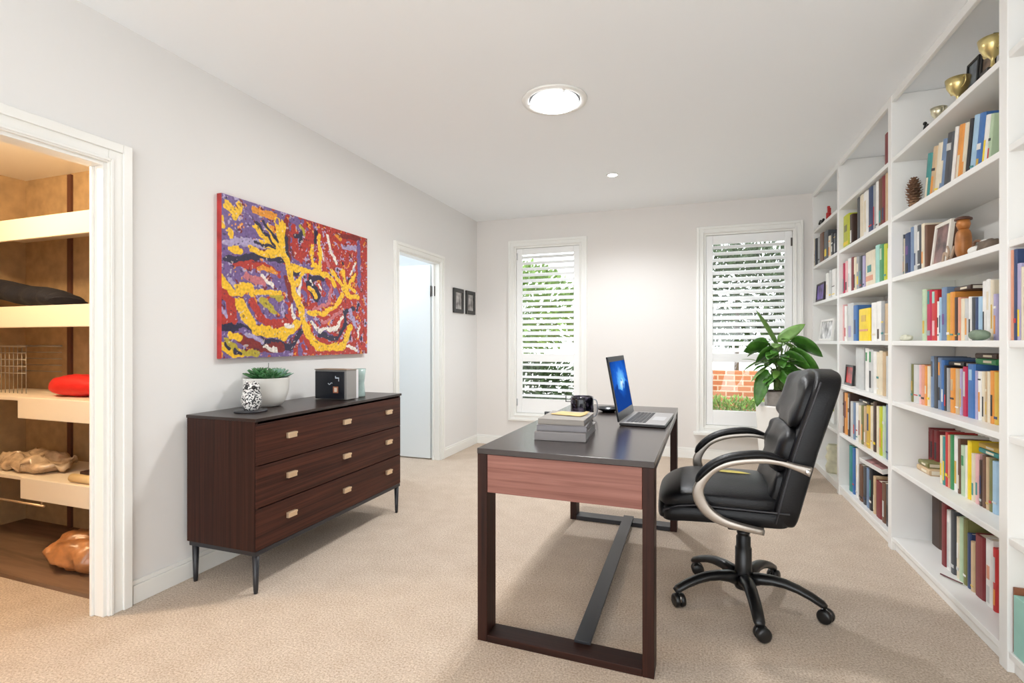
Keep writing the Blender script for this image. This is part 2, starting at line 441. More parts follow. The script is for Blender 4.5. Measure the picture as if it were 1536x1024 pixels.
m = MB(); m.box(-.45, .52, -.12, .12, 0, .86); o = m.build('brick_pier', M_BRICK, None, (.46, 8.4, -.1), bevel=.006); tag(o, 'low orange brick garden pier seen through the right window', 'wall')
M_LEAFOUT = [plain('leaf_bright', (.12, .22, .03), .6, var=.3), plain('leaf_dark', (.03, .06, .015), .7, var=.4), plain('leaf_grey', (.12, .16, .08), .7, var=.3)]
def shrub(name, c, size, mat, n, ls, label, cat, seed, group=None, trunk=True):
    rr = random.Random(seed)
    root = thing(name, label, cat, c, 0, group)
    m = MB()
    for i in range(n):
        while True:
            p = Vector((rr.uniform(-1,1), rr.uniform(-1,1), rr.uniform(-1,1)))
            if .35 < p.length < 1: break
        q = Vector((p.x*size[0], p.y*size[1], size[2]*(1+p.z)))
        d = (p+Vector((rr.uniform(-.6,.6), rr.uniform(-.6,.6), rr.uniform(-.3,.6))))
        m.leaf(q, d, (rr.uniform(-1,1), rr.uniform(-1,1), .3), ls*rr.uniform(.7, 1.3), ls*.45, .4, nl=2)
    m.build('foliage', mat, root, (0,0,trunk or 0), recalc=False)
    m = MB(); m.sweep([(0,0,0), (.02,.01,.6*size[2]+trunk), (0,0,size[2]*1.5+trunk)], [(.05,.05), (.04,.04), (.01,.01)], n=8)
    m.build('trunk', plain('bark', (.09, .06, .04), .9, bump=.5), root)
    return root
shrub('garden_tree', (-3.9, 10.5, -.1), (1.7, .9, 1.05), M_LEAFOUT[0], 4200, .17, 'bright green garden tree filling the left window view', 'tree', 1, trunk=.9)
shrub('garden_tree', (-1.6, 12.6, -.1), (1.3, .8, .95), M_LEAFOUT[2], 1800, .20, 'grey-green tree behind left window, right of bright tree', 'tree', 2, trunk=.7)
shrub('garden_shrub', (-3.2, 8.8, -.1), (1.7, .45, .50), M_LEAFOUT[1], 4200, .12, 'dark green shrub low behind the left window shutters', 'shrub', 3, trunk=.0)
shrub('garden_tree', (.75, 10.4, -.1), (1.9, .8, .95), M_LEAFOUT[1], 5200, .15, 'dark green tree behind upper shutters of the right window', 'tree', 4, trunk=1.25)
shrub('garden_hedge', (.62, 7.9, -.1), (.9, .16, .25), M_LEAFOUT[0], 2200, .07, 'low bright green hedge in front of the brick pier', 'hedge', 5, trunk=.0)

# ------------------------------------------------------------------ bookcase
SZ = dict(A=2.254, B=1.913, C=1.567, D=1.204, E=.859, F=.489, G=.078)
TH = .026; ST = .055
DIV = [(2.357, 2.357+ST), (3.515, 3.515+ST), (4.645, 4.645+ST)]
BAY = {4: (1.05, DIV[0][0]), 3: (DIV[0][1], DIV[1][0]), 2: (DIV[1][1], DIV[2][0]), 1: (DIV[2][1], FW-.03)}
BW = .30
bc = thing('bookcase', 'white built-in bookcase with tall open bays along the right wall', 'bookcase', (BX, 3.3, 0))
def bpart(name, m, bevel=.0025): return m.build(name, M_WHITE, bc, (-BX, -3.3, 0), bevel=bevel)
for a, b in DIV+[(.995, 1.05), (FW-.03, FW-.001)]:
    m = MB(); m.box(BX, BX+BW, a, b, 0, CEIL-.001); bpart('upright_panel', m)
for bay, (a, b) in BAY.items():
    for k, z in SZ.items():
        m = MB(); m.box(BX+.004, BX+BW, a, b, z-TH, z); bpart('shelf', m)
    m = MB(); m.box(BX+.02, BX+.036, a, b, 0, SZ['G']-TH); bpart('kick_board', m)
    m = MB(); m.box(BX+.002, BX+.022, a, b, CEIL-.045, CEIL-.001); bpart('top_rail', m)
m = MB(); m.box(BX+BW, BX+BW+.02, .995, FW-.001, 0, CEIL-.001); bpart('back_panel', m)

PAL = {'cream': (.76,.68,.52), 'white': (.82,.81,.78), 'tan': (.58,.42,.25), 'brown': (.15,.07,.04), 'dark brown': (.06,.03,.02), 'black': (.018,.018,.022),
 'charcoal': (.06,.065,.075), 'grey': (.34,.35,.36), 'pale grey': (.58,.59,.58), 'navy': (.025,.05,.14), 'blue': (.05,.16,.42), 'light blue': (.36,.54,.70), 'slate blue': (.16,.24,.38),
 'teal': (.04,.26,.25), 'mint': (.36,.66,.58), 'green': (.05,.27,.10), 'pale green': (.48,.62,.42), 'lime': (.52,.56,.03), 'olive': (.20,.20,.07), 'yellow': (.88,.65,.02), 'mustard': (.65,.42,.06),
 'orange': (.75,.30,.05), 'salmon': (.72,.32,.20), 'red': (.55,.03,.03), 'maroon': (.20,.02,.025), 'crimson': (.50,.02,.08), 'pink': (.78,.45,.45), 'purple': (.16,.08,.26), 'lilac': (.42,.38,.58)}
def pm(c): return plain('book_'+c.replace(' ', '_'), PAL[c], .48, var=.08)
M_PAGE = plain('page_block', (.78, .72, .60), .8)
BAYN = {1: 'far bay', 2: 'second bay', 3: 'wide bay', 4: 'edge bay'}
ROWN = {'A': 'top row', 'B': 'second row', 'C': 'third row', 'D': 'eye-level row', 'E': 'fifth row', 'F': 'sixth row', 'G': 'bottom row'}
USED = set()
ORD = ['first','second','third','fourth','fifth','sixth','seventh','eighth','ninth','tenth','eleventh','twelfth','thirteenth','fourteenth','fifteenth','sixteenth','seventeenth','eighteenth','nineteenth','twentieth','21st','22nd','23rd','24th']
def book_meshes(name, th, hh, dp, col, bands, parts, parent=None, group=None):
    """book standing on its base, spine towards -x, centred in y"""
    cap = min(.004, th*.18)
    m = MB(); r = min(.008, th*.25)
    outer = [(dp, -th/2), (dp, -th/2+cap), (r+.004, -th/2+cap), (r+.004, th/2-cap), (dp, th/2-cap), (dp, th/2)]
    spine = [(r*.6+.002, th/2), (r*.2, th*.36), (0, th*.12), (0, -th*.12), (r*.2, -th*.36), (r*.6+.002, -th/2)]
    pts = [(dp, -th/2), (dp, -th/2+cap), (r+.004, -th/2+cap), (r+.004, th/2-cap), (dp, th/2-cap), (dp, th/2)]+spine
    m.prism(pts, 0, hh)
    def pages(mm): mm.box(r+.0045, dp-.004, -th/2+cap+.0002, th/2-cap-.0002, .003, hh-.004)
    def labels(mm, k0):
        for i, (f0, f1, _) in enumerate(bands):
            mm.mi = k0+i; w_ = th*(.2 if f1-f0 > .15 else .36)
            mm.box(-.0008, .0012, -w_, w_, hh*f0, hh*f1)
    if not parts:
        m.mi = 1; pages(m); labels(m, 2)
        return m.build(name, [pm(col), M_PAGE]+[pm(b[2]) for b in bands], parent)
    o = m.build(name, pm(col), parent)
    q = MB(); pages(q); q.build('page_block', M_PAGE, o)
    for f0, f1, bc_ in bands:
        q = MB(); w_ = th*(.20 if f1-f0 > .15 else .36); q.box(-.0008, .0012, -w_, w_, hh*f0, hh*f1); q.build('spine_label', pm(bc_), o)
    return o
BANDC = ['cream','white','mustard','black','red','navy','pale grey','orange','teal','yellow']
TOPS = []
def cell(bay, row, xs, books, dp=.15):
    y_prev = BAY[bay][1]-.002
    z0 = SZ[row]; rows = list('ABCDEFG'); i = rows.index(row)
    gap = (CEIL-.05 if i == 0 else SZ[rows[i-1]]-TH)-z0
    n = len(books); offset = 0
    for k, bk_ in enumerate(books):
        p0, p1, yt, col = bk_[:4]; opt = bk_[4] if len(bk_) > 4 else {}
        x_ = opt.get('xs', xs)
        ya, yb = yx(p0, x_), yx(p1, x_)
        ya = min(ya, y_prev-.0006)
        if ya-yb < .006: yb = ya-.008
        if yb < BAY[bay][0]+.002: yb = BAY[bay][0]+.002
        if ya-yb < .005: continue
        th = ya-yb; ym = (ya+yb)/2
        if opt.get('lean'): th *= math.cos(R(opt['lean']))*.985
        hh = max(.09, min(gap-.012, zat(yt, x_, ym)-z0))
        d_ = min(opt.get('dp', dp), BX+BW-x_-.003)
        bands = opt.get('bands')
        if bands is None:
            bands = []
            s0 = rnd.uniform(.08, .2)
            for _ in range(rnd.choice((0, 1, 1, 2))):
                e_ = s0+rnd.choice((.03, .05, .25, .4)); c_ = rnd.choice([q for q in BANDC if q != col])
                if e_ < .92: bands.append((s0, e_, c_))
                s0 = e_+rnd.uniform(.08, .3)
        o = book_meshes('book', th, hh, d_, col, bands, bay >= 3)
        lean = opt.get('lean', 0)
        o.location = (x_, ym, z0+.0005)
        if lean:   # tops tip towards the camera (-y)
            o.rotation_euler = (R(lean), 0, 0)
            o.location.z += abs(math.sin(R(lean)))*th/2
        y_prev = yb
        if not lean: TOPS.append((bay, row, yb, ya, z0+hh))
        size = 'tall' if hh > gap*.78 else ('short' if hh < gap*.58 else 'medium'); wd = 'thick' if th > .045 else ('thin' if th < .02 else '')
        nb = lambda j: books[j][3]
        look = ' '.join(q for q in (size, wd, 'leaning' if lean else '', col) if q)
        if n == 1: lab = f"{look} book alone in the {ROWN[row]} of bookcase's {BAYN[bay]}"
        elif k == 0: lab = f"{look} book starting {ROWN[row]} of {BAYN[bay]}, beside {nb(1)} book"
        elif k == n-1: lab = f"{look} book ending {ROWN[row]} of {BAYN[bay]}, beside {nb(k-1)} book"
        else: lab = f"{look} book between {nb(k-1)} and {nb(k+1)} books, {ROWN[row]} of {BAYN[bay]}"
        if len(lab.replace('-', ' ').split()) > 16: lab = lab.replace(' books, ', ', ').replace(' of ', ', ')
        if lab in USED: lab = f"{look} book, {ORD[k]} from left in {ROWN[row]} of {BAYN[bay]}"
        USED.add(lab)
        tag(o, lab, 'book', f"books on the {ROWN[row]} of the {BAYN[bay]}")
def flatbook(bay, row, px, xs, z, ln, wd, th, col, label, rz=0, rx=0):
    """book lying flat, spine towards -x"""
    o = book_meshes('book', th, ln, wd, col, [(.2,.6,'cream')], bay >= 3)
    y = yx(px, xs)
    if z is None: z = max([q[4] for q in TOPS if q[0] == bay and q[1] == row and q[2] < y+ln/2 and q[3] > y-ln/2])+.0008
    TOPS.append((bay, row, y-ln/2, y+ln/2, z+th))
    o.rotation_euler = (R(-90)+rx, 0, 0)
    # laid down: its height runs along +y
    o.location = (xs, y-ln/2, z+th/2+.0005)
    if rz:
        o.rotation_mode = 'XYZ'; o.rotation_euler = (R(-90)+rx, 0, rz)
    tag(o, label, 'book', f"books on the {ROWN[row]} of the {BAYN[bay]}")
    return o
# bay 3
TL = 11
cell(3, 'B', 1.14, [(1384,1391,235,'teal',{'lean':12}), (1392,1399,225,'tan',{'lean':12,'bands':[(.05,.45,'orange'),(.55,.6,'black')]}), (1399,1406,220,'cream',{'lean':12}), (1406,1412,214,'slate blue',{'lean':12}),
  (1413,1422,205,'charcoal',{'lean':11,'bands':[(.7,.82,'pale grey')]}), (1424,1428,196,'white',{'lean':11}), (1430,1438,193,'orange',{'lean':11,'bands':[(.1,.5,'cream')]}), (1439,1444,190,'cream',{'lean':11}),
  (1446,1450,184,'black',{'lean':11}), (1452,1459,179,'light blue',{'lean':11}), (1460,1468,176,'blue',{'lean':11,'bands':[(.05,.25,'mustard'),(.4,.5,'white')]}), (1470,1476,178,'white',{'lean':11}), (1478,1482,176,'pale green',{'lean':11})])
cell(3, 'C', 1.13, [(1344,1349,352,'charcoal'), (1349,1353,358,'cream'), (1354,1364,350,'navy',{'bands':[(.1,.3,'black'),(.5,.7,'purple')]}), (1365,1369,341,'slate blue'), (1370,1374,338,'pale grey'), (1375,1380,338,'charcoal'), (1381,1385,336,'cream'), (1386,1389,338,'brown')], .14)
cell(3, 'D', 1.15, [(1382,1388,434,'pale green'), (1389,1396,435,'crimson',{'bands':[(.72,.98,'teal'),(.1,.2,'grey')]}), (1396,1404,436,'red',{'bands':[(.75,.98,'mint'),(.1,.4,'pink')]}), (1405,1408,452,'white'), (1408,1411,446,'light blue'), (1411,1418,431,'slate blue',{'bands':[(.3,.5,'purple')]}), (1419,1424,440,'mustard'), (1424,1430,438,'orange'),
  (1431,1435,446,'dark brown'), (1436,1440,446,'salmon'), (1440,1446,448,'cream'), (1446,1451,448,'pale grey'), (1452,1456,445,'white'), (1457,1461,446,'charcoal'), (1462,1466,446,'navy'), (1466,1472,445,'light blue',{'bands':[(.2,.25,'navy')]}), (1473,1477,422,'white'), (1478,1484,419,'white',{'bands':[(.5,.8,'cream')]}), (1485,1489,420,'cream'), (1489,1494,441,'lilac')], .14)
cell(3, 'E', 1.165, [(1366,1369,546,'olive'), (1369,1377,547,'pale grey'), (1378,1381,547,'pink'), (1381,1386,547,'salmon'), (1386,1390,549,'orange',{'bands':[(.3,.5,'cream')]}), (1390,1394,549,'cream'), (1395,1400,534,'slate blue',{'bands':[(.6,.9,'charcoal')]}), (1400,1405,535,'charcoal'), (1406,1411,536,'slate blue'), (1411,1415,540,'blue'), (1415,1419,548,'black'), (1419,1423,552,'grey'),
  (1424,1431,552,'orange',{'bands':[(.3,.34,'black'),(.5,.75,'tan')]}), (1432,1438,553,'tan'), (1439,1442,553,'lilac'), (1443,1449,550,'crimson',{'bands':[(.4,.9,'pale grey')]}), (1450,1461,546,'blue',{'bands':[(.7,.9,'light blue')]}), (1462,1465,556,'lilac'), (1466,1471,557,'white'), (1472,1476,557,'cream'), (1477,1480,557,'tan'), (1480,1484,557,'cream'), (1484,1490,556,'orange'), (1490,1496,558,'mustard')], .14)
cell(3, 'F', 1.25, [(1379,1387,641,'maroon',{'bands':[(.2,.9,'brown')]}), (1388,1393,643,'maroon',{'bands':[(.3,.7,'black'),(.1,.25,'red')]}), (1394,1399,644,'maroon',{'bands':[(.3,.7,'black'),(.1,.25,'red')]}), (1400,1406,645,'maroon',{'bands':[(.3,.7,'black'),(.1,.25,'red')]}),
  (1409,1413,653,'cream',{'xs':1.17}), (1413,1417,655,'teal',{'xs':1.17}), (1417,1421,648,'red',{'xs':1.17}), (1421,1424,652,'salmon',{'xs':1.17}), (1424,1429,652,'green',{'xs':1.17}), (1430,1436,653,'white',{'xs':1.17}), (1436,1439,658,'brown',{'xs':1.17}),
  (1440,1447,668,'pale green',{'xs':1.17,'bands':[(.6,.8,'green')]}), (1447,1450,668,'white',{'xs':1.17}), (1450,1455,661,'yellow',{'xs':1.17}), (1456,1461,680,'cream',{'xs':1.17}), (1462,1467,681,'pink',{'xs':1.17}), (1468,1472,690,'dark brown',{'xs':1.17}), (1472,1478,683,'brown',{'xs':1.17}), (1478,1482,686,'tan',{'xs':1.17}), (1483,1487,689,'olive',{'xs':1.17}), (1487,1495,692,'light blue',{'xs':1.17})], .12)
cell(3, 'G', 1.25, [(1396,1410,738,'dark brown',{'bands':[],'dp':.12}), (1411,1418,755,'maroon',{'xs':1.18,'bands':[]}), (1419,1424,765,'white',{'xs':1.18,'bands':[(.05,.8,'pale grey')]}), (1425,1431,766,'charcoal',{'xs':1.18}), (1434,1438,775,'cream',{'xs':1.18}), (1438,1443,775,'pale green',{'xs':1.18}), (1444,1449,778,'olive',{'xs':1.18}), (1450,1455,800,'navy',{'xs':1.18}), (1455,1460,812,'tan',{'xs':1.18}), (1461,1475,803,'maroon',{'xs':1.18,'bands':[]}), (1477,1487,808,'white',{'xs':1.18,'bands':[(.05,.3,'pale grey'),(.4,.6,'salmon')]}), (1488,1494,822,'red',{'xs':1.18})], .15)
# bay 2
cell(2, 'A', 1.10, [(1326,1333,200,'maroon',{'bands':[]})])
cell(2, 'B', 1.10, [(1263,1273,323,'lime',{'bands':[(.5,.7,'olive'),(.1,.2,'yellow')]}), (1274,1278,322,'dark brown'), (1285,1289,293,'charcoal'), (1289,1294,284,'cream'), (1294,1301,278,'white',{'bands':[(.1,.8,'cream')]}), (1302,1308,279,'navy'), (1309,1312,278,'grey'), (1313,1316,262,'white'), (1317,1322,256,'brown'), (1322,1326,257,'maroon'), (1327,1331,258,'tan'), (1331,1335,260,'black')], .15)
cell(2, 'C', 1.10, [(1260,1266,395,'crimson'), (1267,1271,392,'pink'), (1271,1275,388,'white'), (1276,1279,386,'maroon'), (1280,1283,386,'cream'), (1284,1288,385,'grey'), (1288,1292,384,'charcoal'), (1293,1296,384,'lilac'), (1297,1311,377,'cream',{'bands':[(.15,.3,'salmon'),(.4,.6,'teal')]}), (1312,1318,368,'mint'), (1318,1324,367,'green',{'bands':[(.6,.9,'pale green')]}), (1325,1329,366,'lime'), (1330,1335,372,'cream')], .14)
cell(2, 'D', 1.10, [(1261,1265,457,'pink'), (1266,1269,459,'white'), (1270,1279,455,'pale grey',{'bands':[(.1,.4,'lilac')]}), (1279,1285,458,'blue'), (1287,1304,463,'yellow',{'bands':[(.3,.36,'salmon'),(.6,.8,'mustard')]}), (1306,1313,454,'white'), (1314,1320,452,'white',{'bands':[(.05,.3,'dark brown')]}), (1321,1325,452,'grey'), (1326,1334,455,'tan')], .14)
cell(2, 'E', 1.12, [(1282,1294,521,'pale grey',{'bands':[]}), (1297,1302,522,'white',{'bands':[(.7,.9,'green')]}), (1302,1308,524,'pale grey',{'bands':[(.7,.95,'green'),(.1,.5,'black')]}), (1309,1313,527,'white'), (1314,1318,528,'cream'), (1318,1322,526,'cream'), (1323,1327,528,'tan'), (1328,1334,534,'pale grey')], .13)
cell(2, 'F', 1.10, [(1262,1266,588,'brown'), (1266,1270,589,'orange',{'bands':[(.4,.8,'maroon')]}), (1271,1274,590,'dark brown'), (1275,1278,602,'pale grey'), (1279,1282,604,'slate blue'), (1283,1286,604,'white'), (1287,1290,608,'cream',{'bands':[(.2,.6,'maroon')]}), (1291,1294,608,'olive'), (1295,1298,609,'tan'), (1299,1304,608,'mustard'), (1305,1308,609,'cream'), (1309,1313,602,'dark brown'), (1314,1317,609,'cream'), (1318,1322,610,'lime'), (1323,1327,609,'pale green'), (1328,1334,607,'slate blue')], .14)
cell(2, 'G', 1.11, [(1273,1277,668,'teal'), (1278,1281,672,'blue'), (1283,1286,672,'white'), (1288,1293,697,'brown'), (1294,1298,700,'charcoal'), (1299,1303,702,'slate blue'), (1303,1307,702,'black'), (1309,1312,714,'tan'), (1313,1321,722,'maroon',{'bands':[]}), (1322,1327,724,'brown'), (1328,1334,728,'charcoal')], .15)
# bay 1
cell(1, 'B', 1.085, [(1219,1221,358,'cream'), (1222,1224,358,'charcoal'), (1226,1229,356,'grey'), (1229,1234,350,'brown'), (1235,1241,347,'charcoal'), (1242,1245,354,'cream'), (1246,1249,350,'black'), (1250,1253,350,'charcoal')], .14)
cell(1, 'C', 1.09, [(1238,1242,410,'white'), (1243,1246,406,'pale grey'), (1247,1252,404,'white')], .14)
# bay 4
cell(4, 'D', 1.083, [(1511,1519,371,'salmon',{'bands':[]}), (1520,1524,373,'navy'), (1525,1530,395,'lilac',{'bands':[(.05,.4,'yellow')]}), (1531,1535,400,'cream'), (1536,1542,395,'purple',{'bands':[(.3,.6,'pink')]}), (1543,1549,400,'white')], .14)
# flat books
flatbook(3, 'D', 1443, 1.17, None, .15, .13, .022, 'dark brown', 'dark brown book lying flat on the eye-level row of wide bay')
flatbook(3, 'F', 1384, 1.175, SZ['F'], .16, .14, .03, 'tan', 'tan book lying flat at left end of sixth row', )
flatbook(3, 'F', 1384, 1.185, SZ['F']+.031, .12, .12, .025, 'olive', 'olive book lying flat on top of the tan one, sixth row')
flatbook(3, 'E', 1478, 1.18, None, .16, .13, .026, 'green', 'green book lying flat on books near right end of fifth row')
flatbook(3, 'E', 1478, 1.175, None, .17, .13, .022, 'dark brown', 'dark brown book lying flat over the green one, fifth row')
flatbook(3, 'E', 1434, 1.18, None, .15, .13, .02, 'black', 'black book lying flat above orange book in fifth row')
flatbook(3, 'F', 1482, 1.185, None, .15, .11, .024, 'teal', 'teal book lying flat on books at right end, sixth row')
flatbook(3, 'F', 1482, 1.18, None, .15, .11, .02, 'mustard', 'mustard book lying flat over the teal one, sixth row')
flatbook(2, 'F', 1296, 1.115, None, .22, .12, .02, 'black', 'black book lying flat on the sixth row of second bay')

# other things on the shelves
def on(bay_row, px, x): return (x, yx(px, x), SZ[bay_row]+.0005)
M_GOLD = plain('trophy_gold', (.75, .62, .28), .3, .9); M_SILVERG = plain('trophy_pale', (.72, .68, .50), .3, .85)
def trophy(px, x, s, mat, label, basecol=(.02,.015,.012)):
    t = thing('trophy_cup', label, 'trophy', on('A', px, x), 0, 'trophies on the top shelf')
    m = MB(); m.box(-.03*s, .03*s, -.03*s, .03*s, 0, .035*s); m.build('plinth', plain('trophy_base', basecol, .3), t, bevel=.002)
    m = MB(); m.lathe([(0,.035),(.022,.035),(.022,.04),(.008,.05),(.006,.075),(.012,.085),(.03,.10),(.042,.125),(.048,.16),(.046,.16),(.040,.125),(.02,.104),(0,.10)], (0,0,0), 24, Matrix.Scale(s, 4)); m.build('cup', mat, t)
    for sg in (-1, 1):
        m = MB(); m.sweep([Vector(p)*s for p in bez([(0,sg*.045,.15),(0,sg*.07,.145),(0,sg*.068,.115),(0,sg*.036,.105)], 5)], (.003*s, .003*s), up=(1,0,0), n=8); m.build('handle', mat, t)
trophy(1408, 1.16, .72, M_SILVERG, 'small pale gold trophy cup, leftmost on the top shelf')
trophy(1437, 1.155, 1.0, M_GOLD, 'large gold trophy cup in the middle of the top shelf', (.7,.68,.62))
trophy(1489, 1.13, .98, M_GOLD, 'gold trophy cup on dark base beside framed plaques, top shelf')
t = thing('figurine', 'tiny dark figurine at left end of the wide bay top shelf', 'figurine', on('A', 1388, 1.12))
m = MB(); m.box(-.02,.02,-.03,.03,0,.008); m.build('base', M_PLASTIC, t)
m = MB(); m.sball((0,0,.03), (.009,.012,.024), .9, nu=14, nv=10); m.sball((0,.004,.062), (.009,.009,.010), 1, nu=12, nv=8); m.sweep([(0,-.01,.04),(0,-.03,.045),(0,-.035,.02)], (.004,.004), up=(1,0,0), n=8); m.build('body', M_PLASTIC, t)
def frame(name, loc, w_, h_, rz, fcol, pcol, label, cat, tilt=-8, group=None, th=.018, stand=True, mat=None):
    t = thing(name, label, cat, loc, rz, group)
    if stand: t.rotation_euler = (0, R(abs(tilt)), rz); t.location.z += th*math.sin(R(abs(tilt)))
    m = MB(); b_ = min(w_, h_)*.10
    m.box(0, th, -w_/2, -w_/2+b_, 0, h_); m.box(0, th, w_/2-b_, w_/2, 0, h_); m.box(0, th, -w_/2+b_, w_/2-b_, 0, b_); m.box(0, th, -w_/2+b_, w_/2-b_, h_-b_, h_)
    m.build('frame', plain('frame_'+fcol[0], fcol[1], .4), t, bevel=.0015)
    m = MB(); m.box(th*.4, th*.7, -w_/2+b_, w_/2-b_, b_, h_-b_); m.build('picture', mat or plain('picture_'+pcol[0], pcol[1], .4, var=.8), t)
    return t
FB = ('black', (.02,.02,.02)); FWt = ('white', (.8,.79,.76))
frame('framed_plaque', (1.21, yx(1452, 1.21), SZ['A']+.001), .11, .255, R(0), FB, ('slate', (.16,.18,.2)), 'tall dark framed plaque right of the large gold trophy', 'plaque', 4)
frame('framed_plaque', (1.21, yx(1473, 1.21), SZ['A']+.001), .10, .285, R(0), FB, ('bronze', (.22,.15,.10)), 'dark framed plaque nearest the gold cup on dark base', 'plaque', 4)
M_CONE = plain('cone_brown', (.17,.085,.045), .7, var=.4)
t = thing('pinecone_ornament', 'brown pinecone ornament left of leaning books in the second row', 'ornament', on('B', 1371, 1.13))
m = MB()
for k in range(12):
    z = .012+k*.014; r_ = .034*math.sin(PI*(.22+.72*k/12))+.004
    for j in range(8):
        a_ = 2*PI*(j+.5*(k%2))/8; d = Vector((math.cos(a_), math.sin(a_), .55))
        m.leaf(Vector((0,0,z)), d, d.cross(Vector((0,0,1))), r_*1.25, r_*.75, -.2, nl=3)
m.build('scales', M_CONE, t, solid=.002, recalc=False)
m = MB(); m.lathe([(0,0),(.018,0),(.022,.04),(.018,.12),(.006,.17),(0,.18)], (0,0,0), 12); m.build('core', plain('cone_core', (.30,.17,.09), .8), t)
frame('framed_portrait', (1.13, yx(1406, 1.13), SZ['C']+.001), .175, .215, 0, ('pale', (.78,.74,.66)), ('portrait', (.22,.12,.11)), 'pale framed dark portrait beside books in the third row', 'picture frame', 6)
t = thing('copper_figurine', 'copper-orange standing figurine right of the pale framed portrait', 'figurine', on('C', 1445, 1.15))
MC = plain('copper_orange', (.42,.16,.04), .4, .2, var=.3)
m = MB(); m.box(-.03,.03,-.035,.035,0,.01); m.build('base', plain('figurine_dark', (.04,.025,.015), .5), t, bevel=.002)
m = MB(); m.sball((0,0,.075), (.028,.032,.068), .7, nu=18, nv=12); m.build('body', MC, t)
m = MB(); m.lathe([(0,.138),(.02,.14),(.026,.16),(.022,.185),(0,.19)], (0,0,0), 16); m.build('head', MC, t)
m = MB(); m.lathe([(.0,.182),(.032,.18),(.032,.188),(.02,.195),(0,.197)], (0,0,0), 16); m.build('hat', plain('figurine_dark2', (.09,.035,.02), .5), t)
t = thing('shell_ornament', 'white and dark shell ornament beside the copper figurine', 'ornament', on('C', 1466, 1.14))
m = MB(); m.sball((0,0,.02), (.03,.04,.02), .9, nu=16, nv=10); m.sball((.01,-.035,.03), (.02,.025,.03), .8, nu=14, nv=8); m.build('shell', M_CERAMIC, t)
m = MB(); m.sweep(bez([(0,.04,.01),(0,.02,.06),(.01,-.02,.05),(.01,-.06,.01)], 5), (.006,.006), up=(1,0,0), n=8); m.build('driftwood', M_CONE, t)
t = thing('driftwood_ornament', 'small tangled driftwood piece in front of the framed portrait', 'ornament', on('C', 1420, 1.12))
m = MB(); m.sweep(bez([(0,.04,.008),(.0,.02,.05),(.01,-.01,.02),(.01,-.05,.07)], 5), (.006,.006), up=(1,0,0), n=8); m.sweep(bez([(0,.0,.008),(.0,-.02,.05),(.01,.02,.08)], 5), (.005,.005), up=(1,0,0), n=8); m.build('branch', plain('driftwood_pale', (.45,.33,.24), .8), t)
t = thing('model_rock', 'grey-brown rock at right end of the third row', 'rock', on('C', 1484, 1.14))
m = MB(); m.sball((0,0,.024), (.03,.055,.024), .7, lambda v: v+noise.noise_vector(v*60)*.006 if v.z > .006 else v, 20, 12); m.build('rock', plain('rock_greybrown', (.16,.12,.09), .8, var=.4), t)
m = MB(); m.sball((0,0,.022), (.025,.062,.022), .9, lambda v: v+noise.noise_vector(v*40)*.003 if v.z > .004 else v, 20, 12); o = m.build('green_stone', plain('stone_green', (.20,.27,.19), .6, var=.25), None, on('D', 1469, 1.105)); tag(o, 'smooth grey-green stone in front of the eye-level books', 'stone')
m = MB(); m.sball((0,0,.016), (.02,.055,.016), .7, lambda v: v+noise.noise_vector(v*50)*.008 if v.z > .004 else v, 24, 12); o = m.build('coral_piece', plain('coral_pale', (.62,.62,.50), .7, var=.2), None, on('D', 1360, 1.13)); tag(o, 'pale lumpy coral piece at left of the eye-level shelf', 'ornament')
m = MB(); m.lathe([(0,0),(.02,0),(.02,.05),(.012,.06),(.012,.11),(0,.115)], (0,0,0), 14); m.box(-.012,.012,-.028,.0,.05,.09)
o = m.build('toy_figure', plain('toy_red', (.42,.02,.02), .4), None, on('A', 1243, 1.10)); tag(o, 'small red figure on top shelf of the far bay', 'figurine')
m = MB(); m.sweep(bez([(0,.10,.02),(0,.05,.04),(0,.0,.012),(0,-.06,.03)], 5), (.010,.010), up=(1,0,0), n=8); o = m.build('toy_snake', M_PLASTIC, None, on('A', 1233, 1.09)); tag(o, 'small black curved ornament beside red figure on far bay top shelf', 'ornament')
frame('picture_box', (1.085, 5.36, SZ['C']+.001), .30, .165, 0, ('plumblack', (.03,.02,.03)), ('purple', (.14,.09,.35)), 'purple and black picture standing in the far bay third row', 'picture', 3)
frame('photo_stand', (1.085, 5.16, SZ['D']+.001), .44, .19, 0, FWt, ('palegrey', (.62,.66,.68)), 'white framed photo stand on far bay eye-level shelf', 'picture frame', 6)
frame('red_picture', (1.10, 4.50, SZ['E']+.0125), .20, .15, 0, FB, ('red', (.5,.02,.02)), 'small red picture standing in second bay fifth row', 'picture', 4)
m = MB(); m.box(0,.18,-.13,.13,0,.011); o = m.build('white_magazine', plain('magazine_white', (.8,.78,.76), .4), None, (1.085, 4.50, SZ['E']+.0005), bevel=.002); tag(o, 'white magazine lying under the small red picture', 'magazine')
t = thing('document_tray', 'white tray of magazines tilted on top of bottom-row books, second bay', 'tray', (1.11, yx(1306, 1.11), SZ['G']+.284)); t.rotation_euler = (R(-3), R(-14), 0)
m = MB(); m.box(0,.20,-.24,.24,0,.006); m.box(0,.006,-.24,.24,.006,.03); m.box(.006,.20,-.24,-.234,.006,.03); m.box(.006,.20,.234,.24,.006,.03); m.build('tray', M_WHITE, t, bevel=.002)
m = MB(); m.box(.02,.17,-.2,.18,.0065,.02); m.build('magazine', plain('magazine_rose', (.40,.20,.20), .4, var=.6), t)
t = thing('cream_vase', 'cream twisted vase on bottom shelf of the far bay', 'vase', on('G', 1250, 1.13))
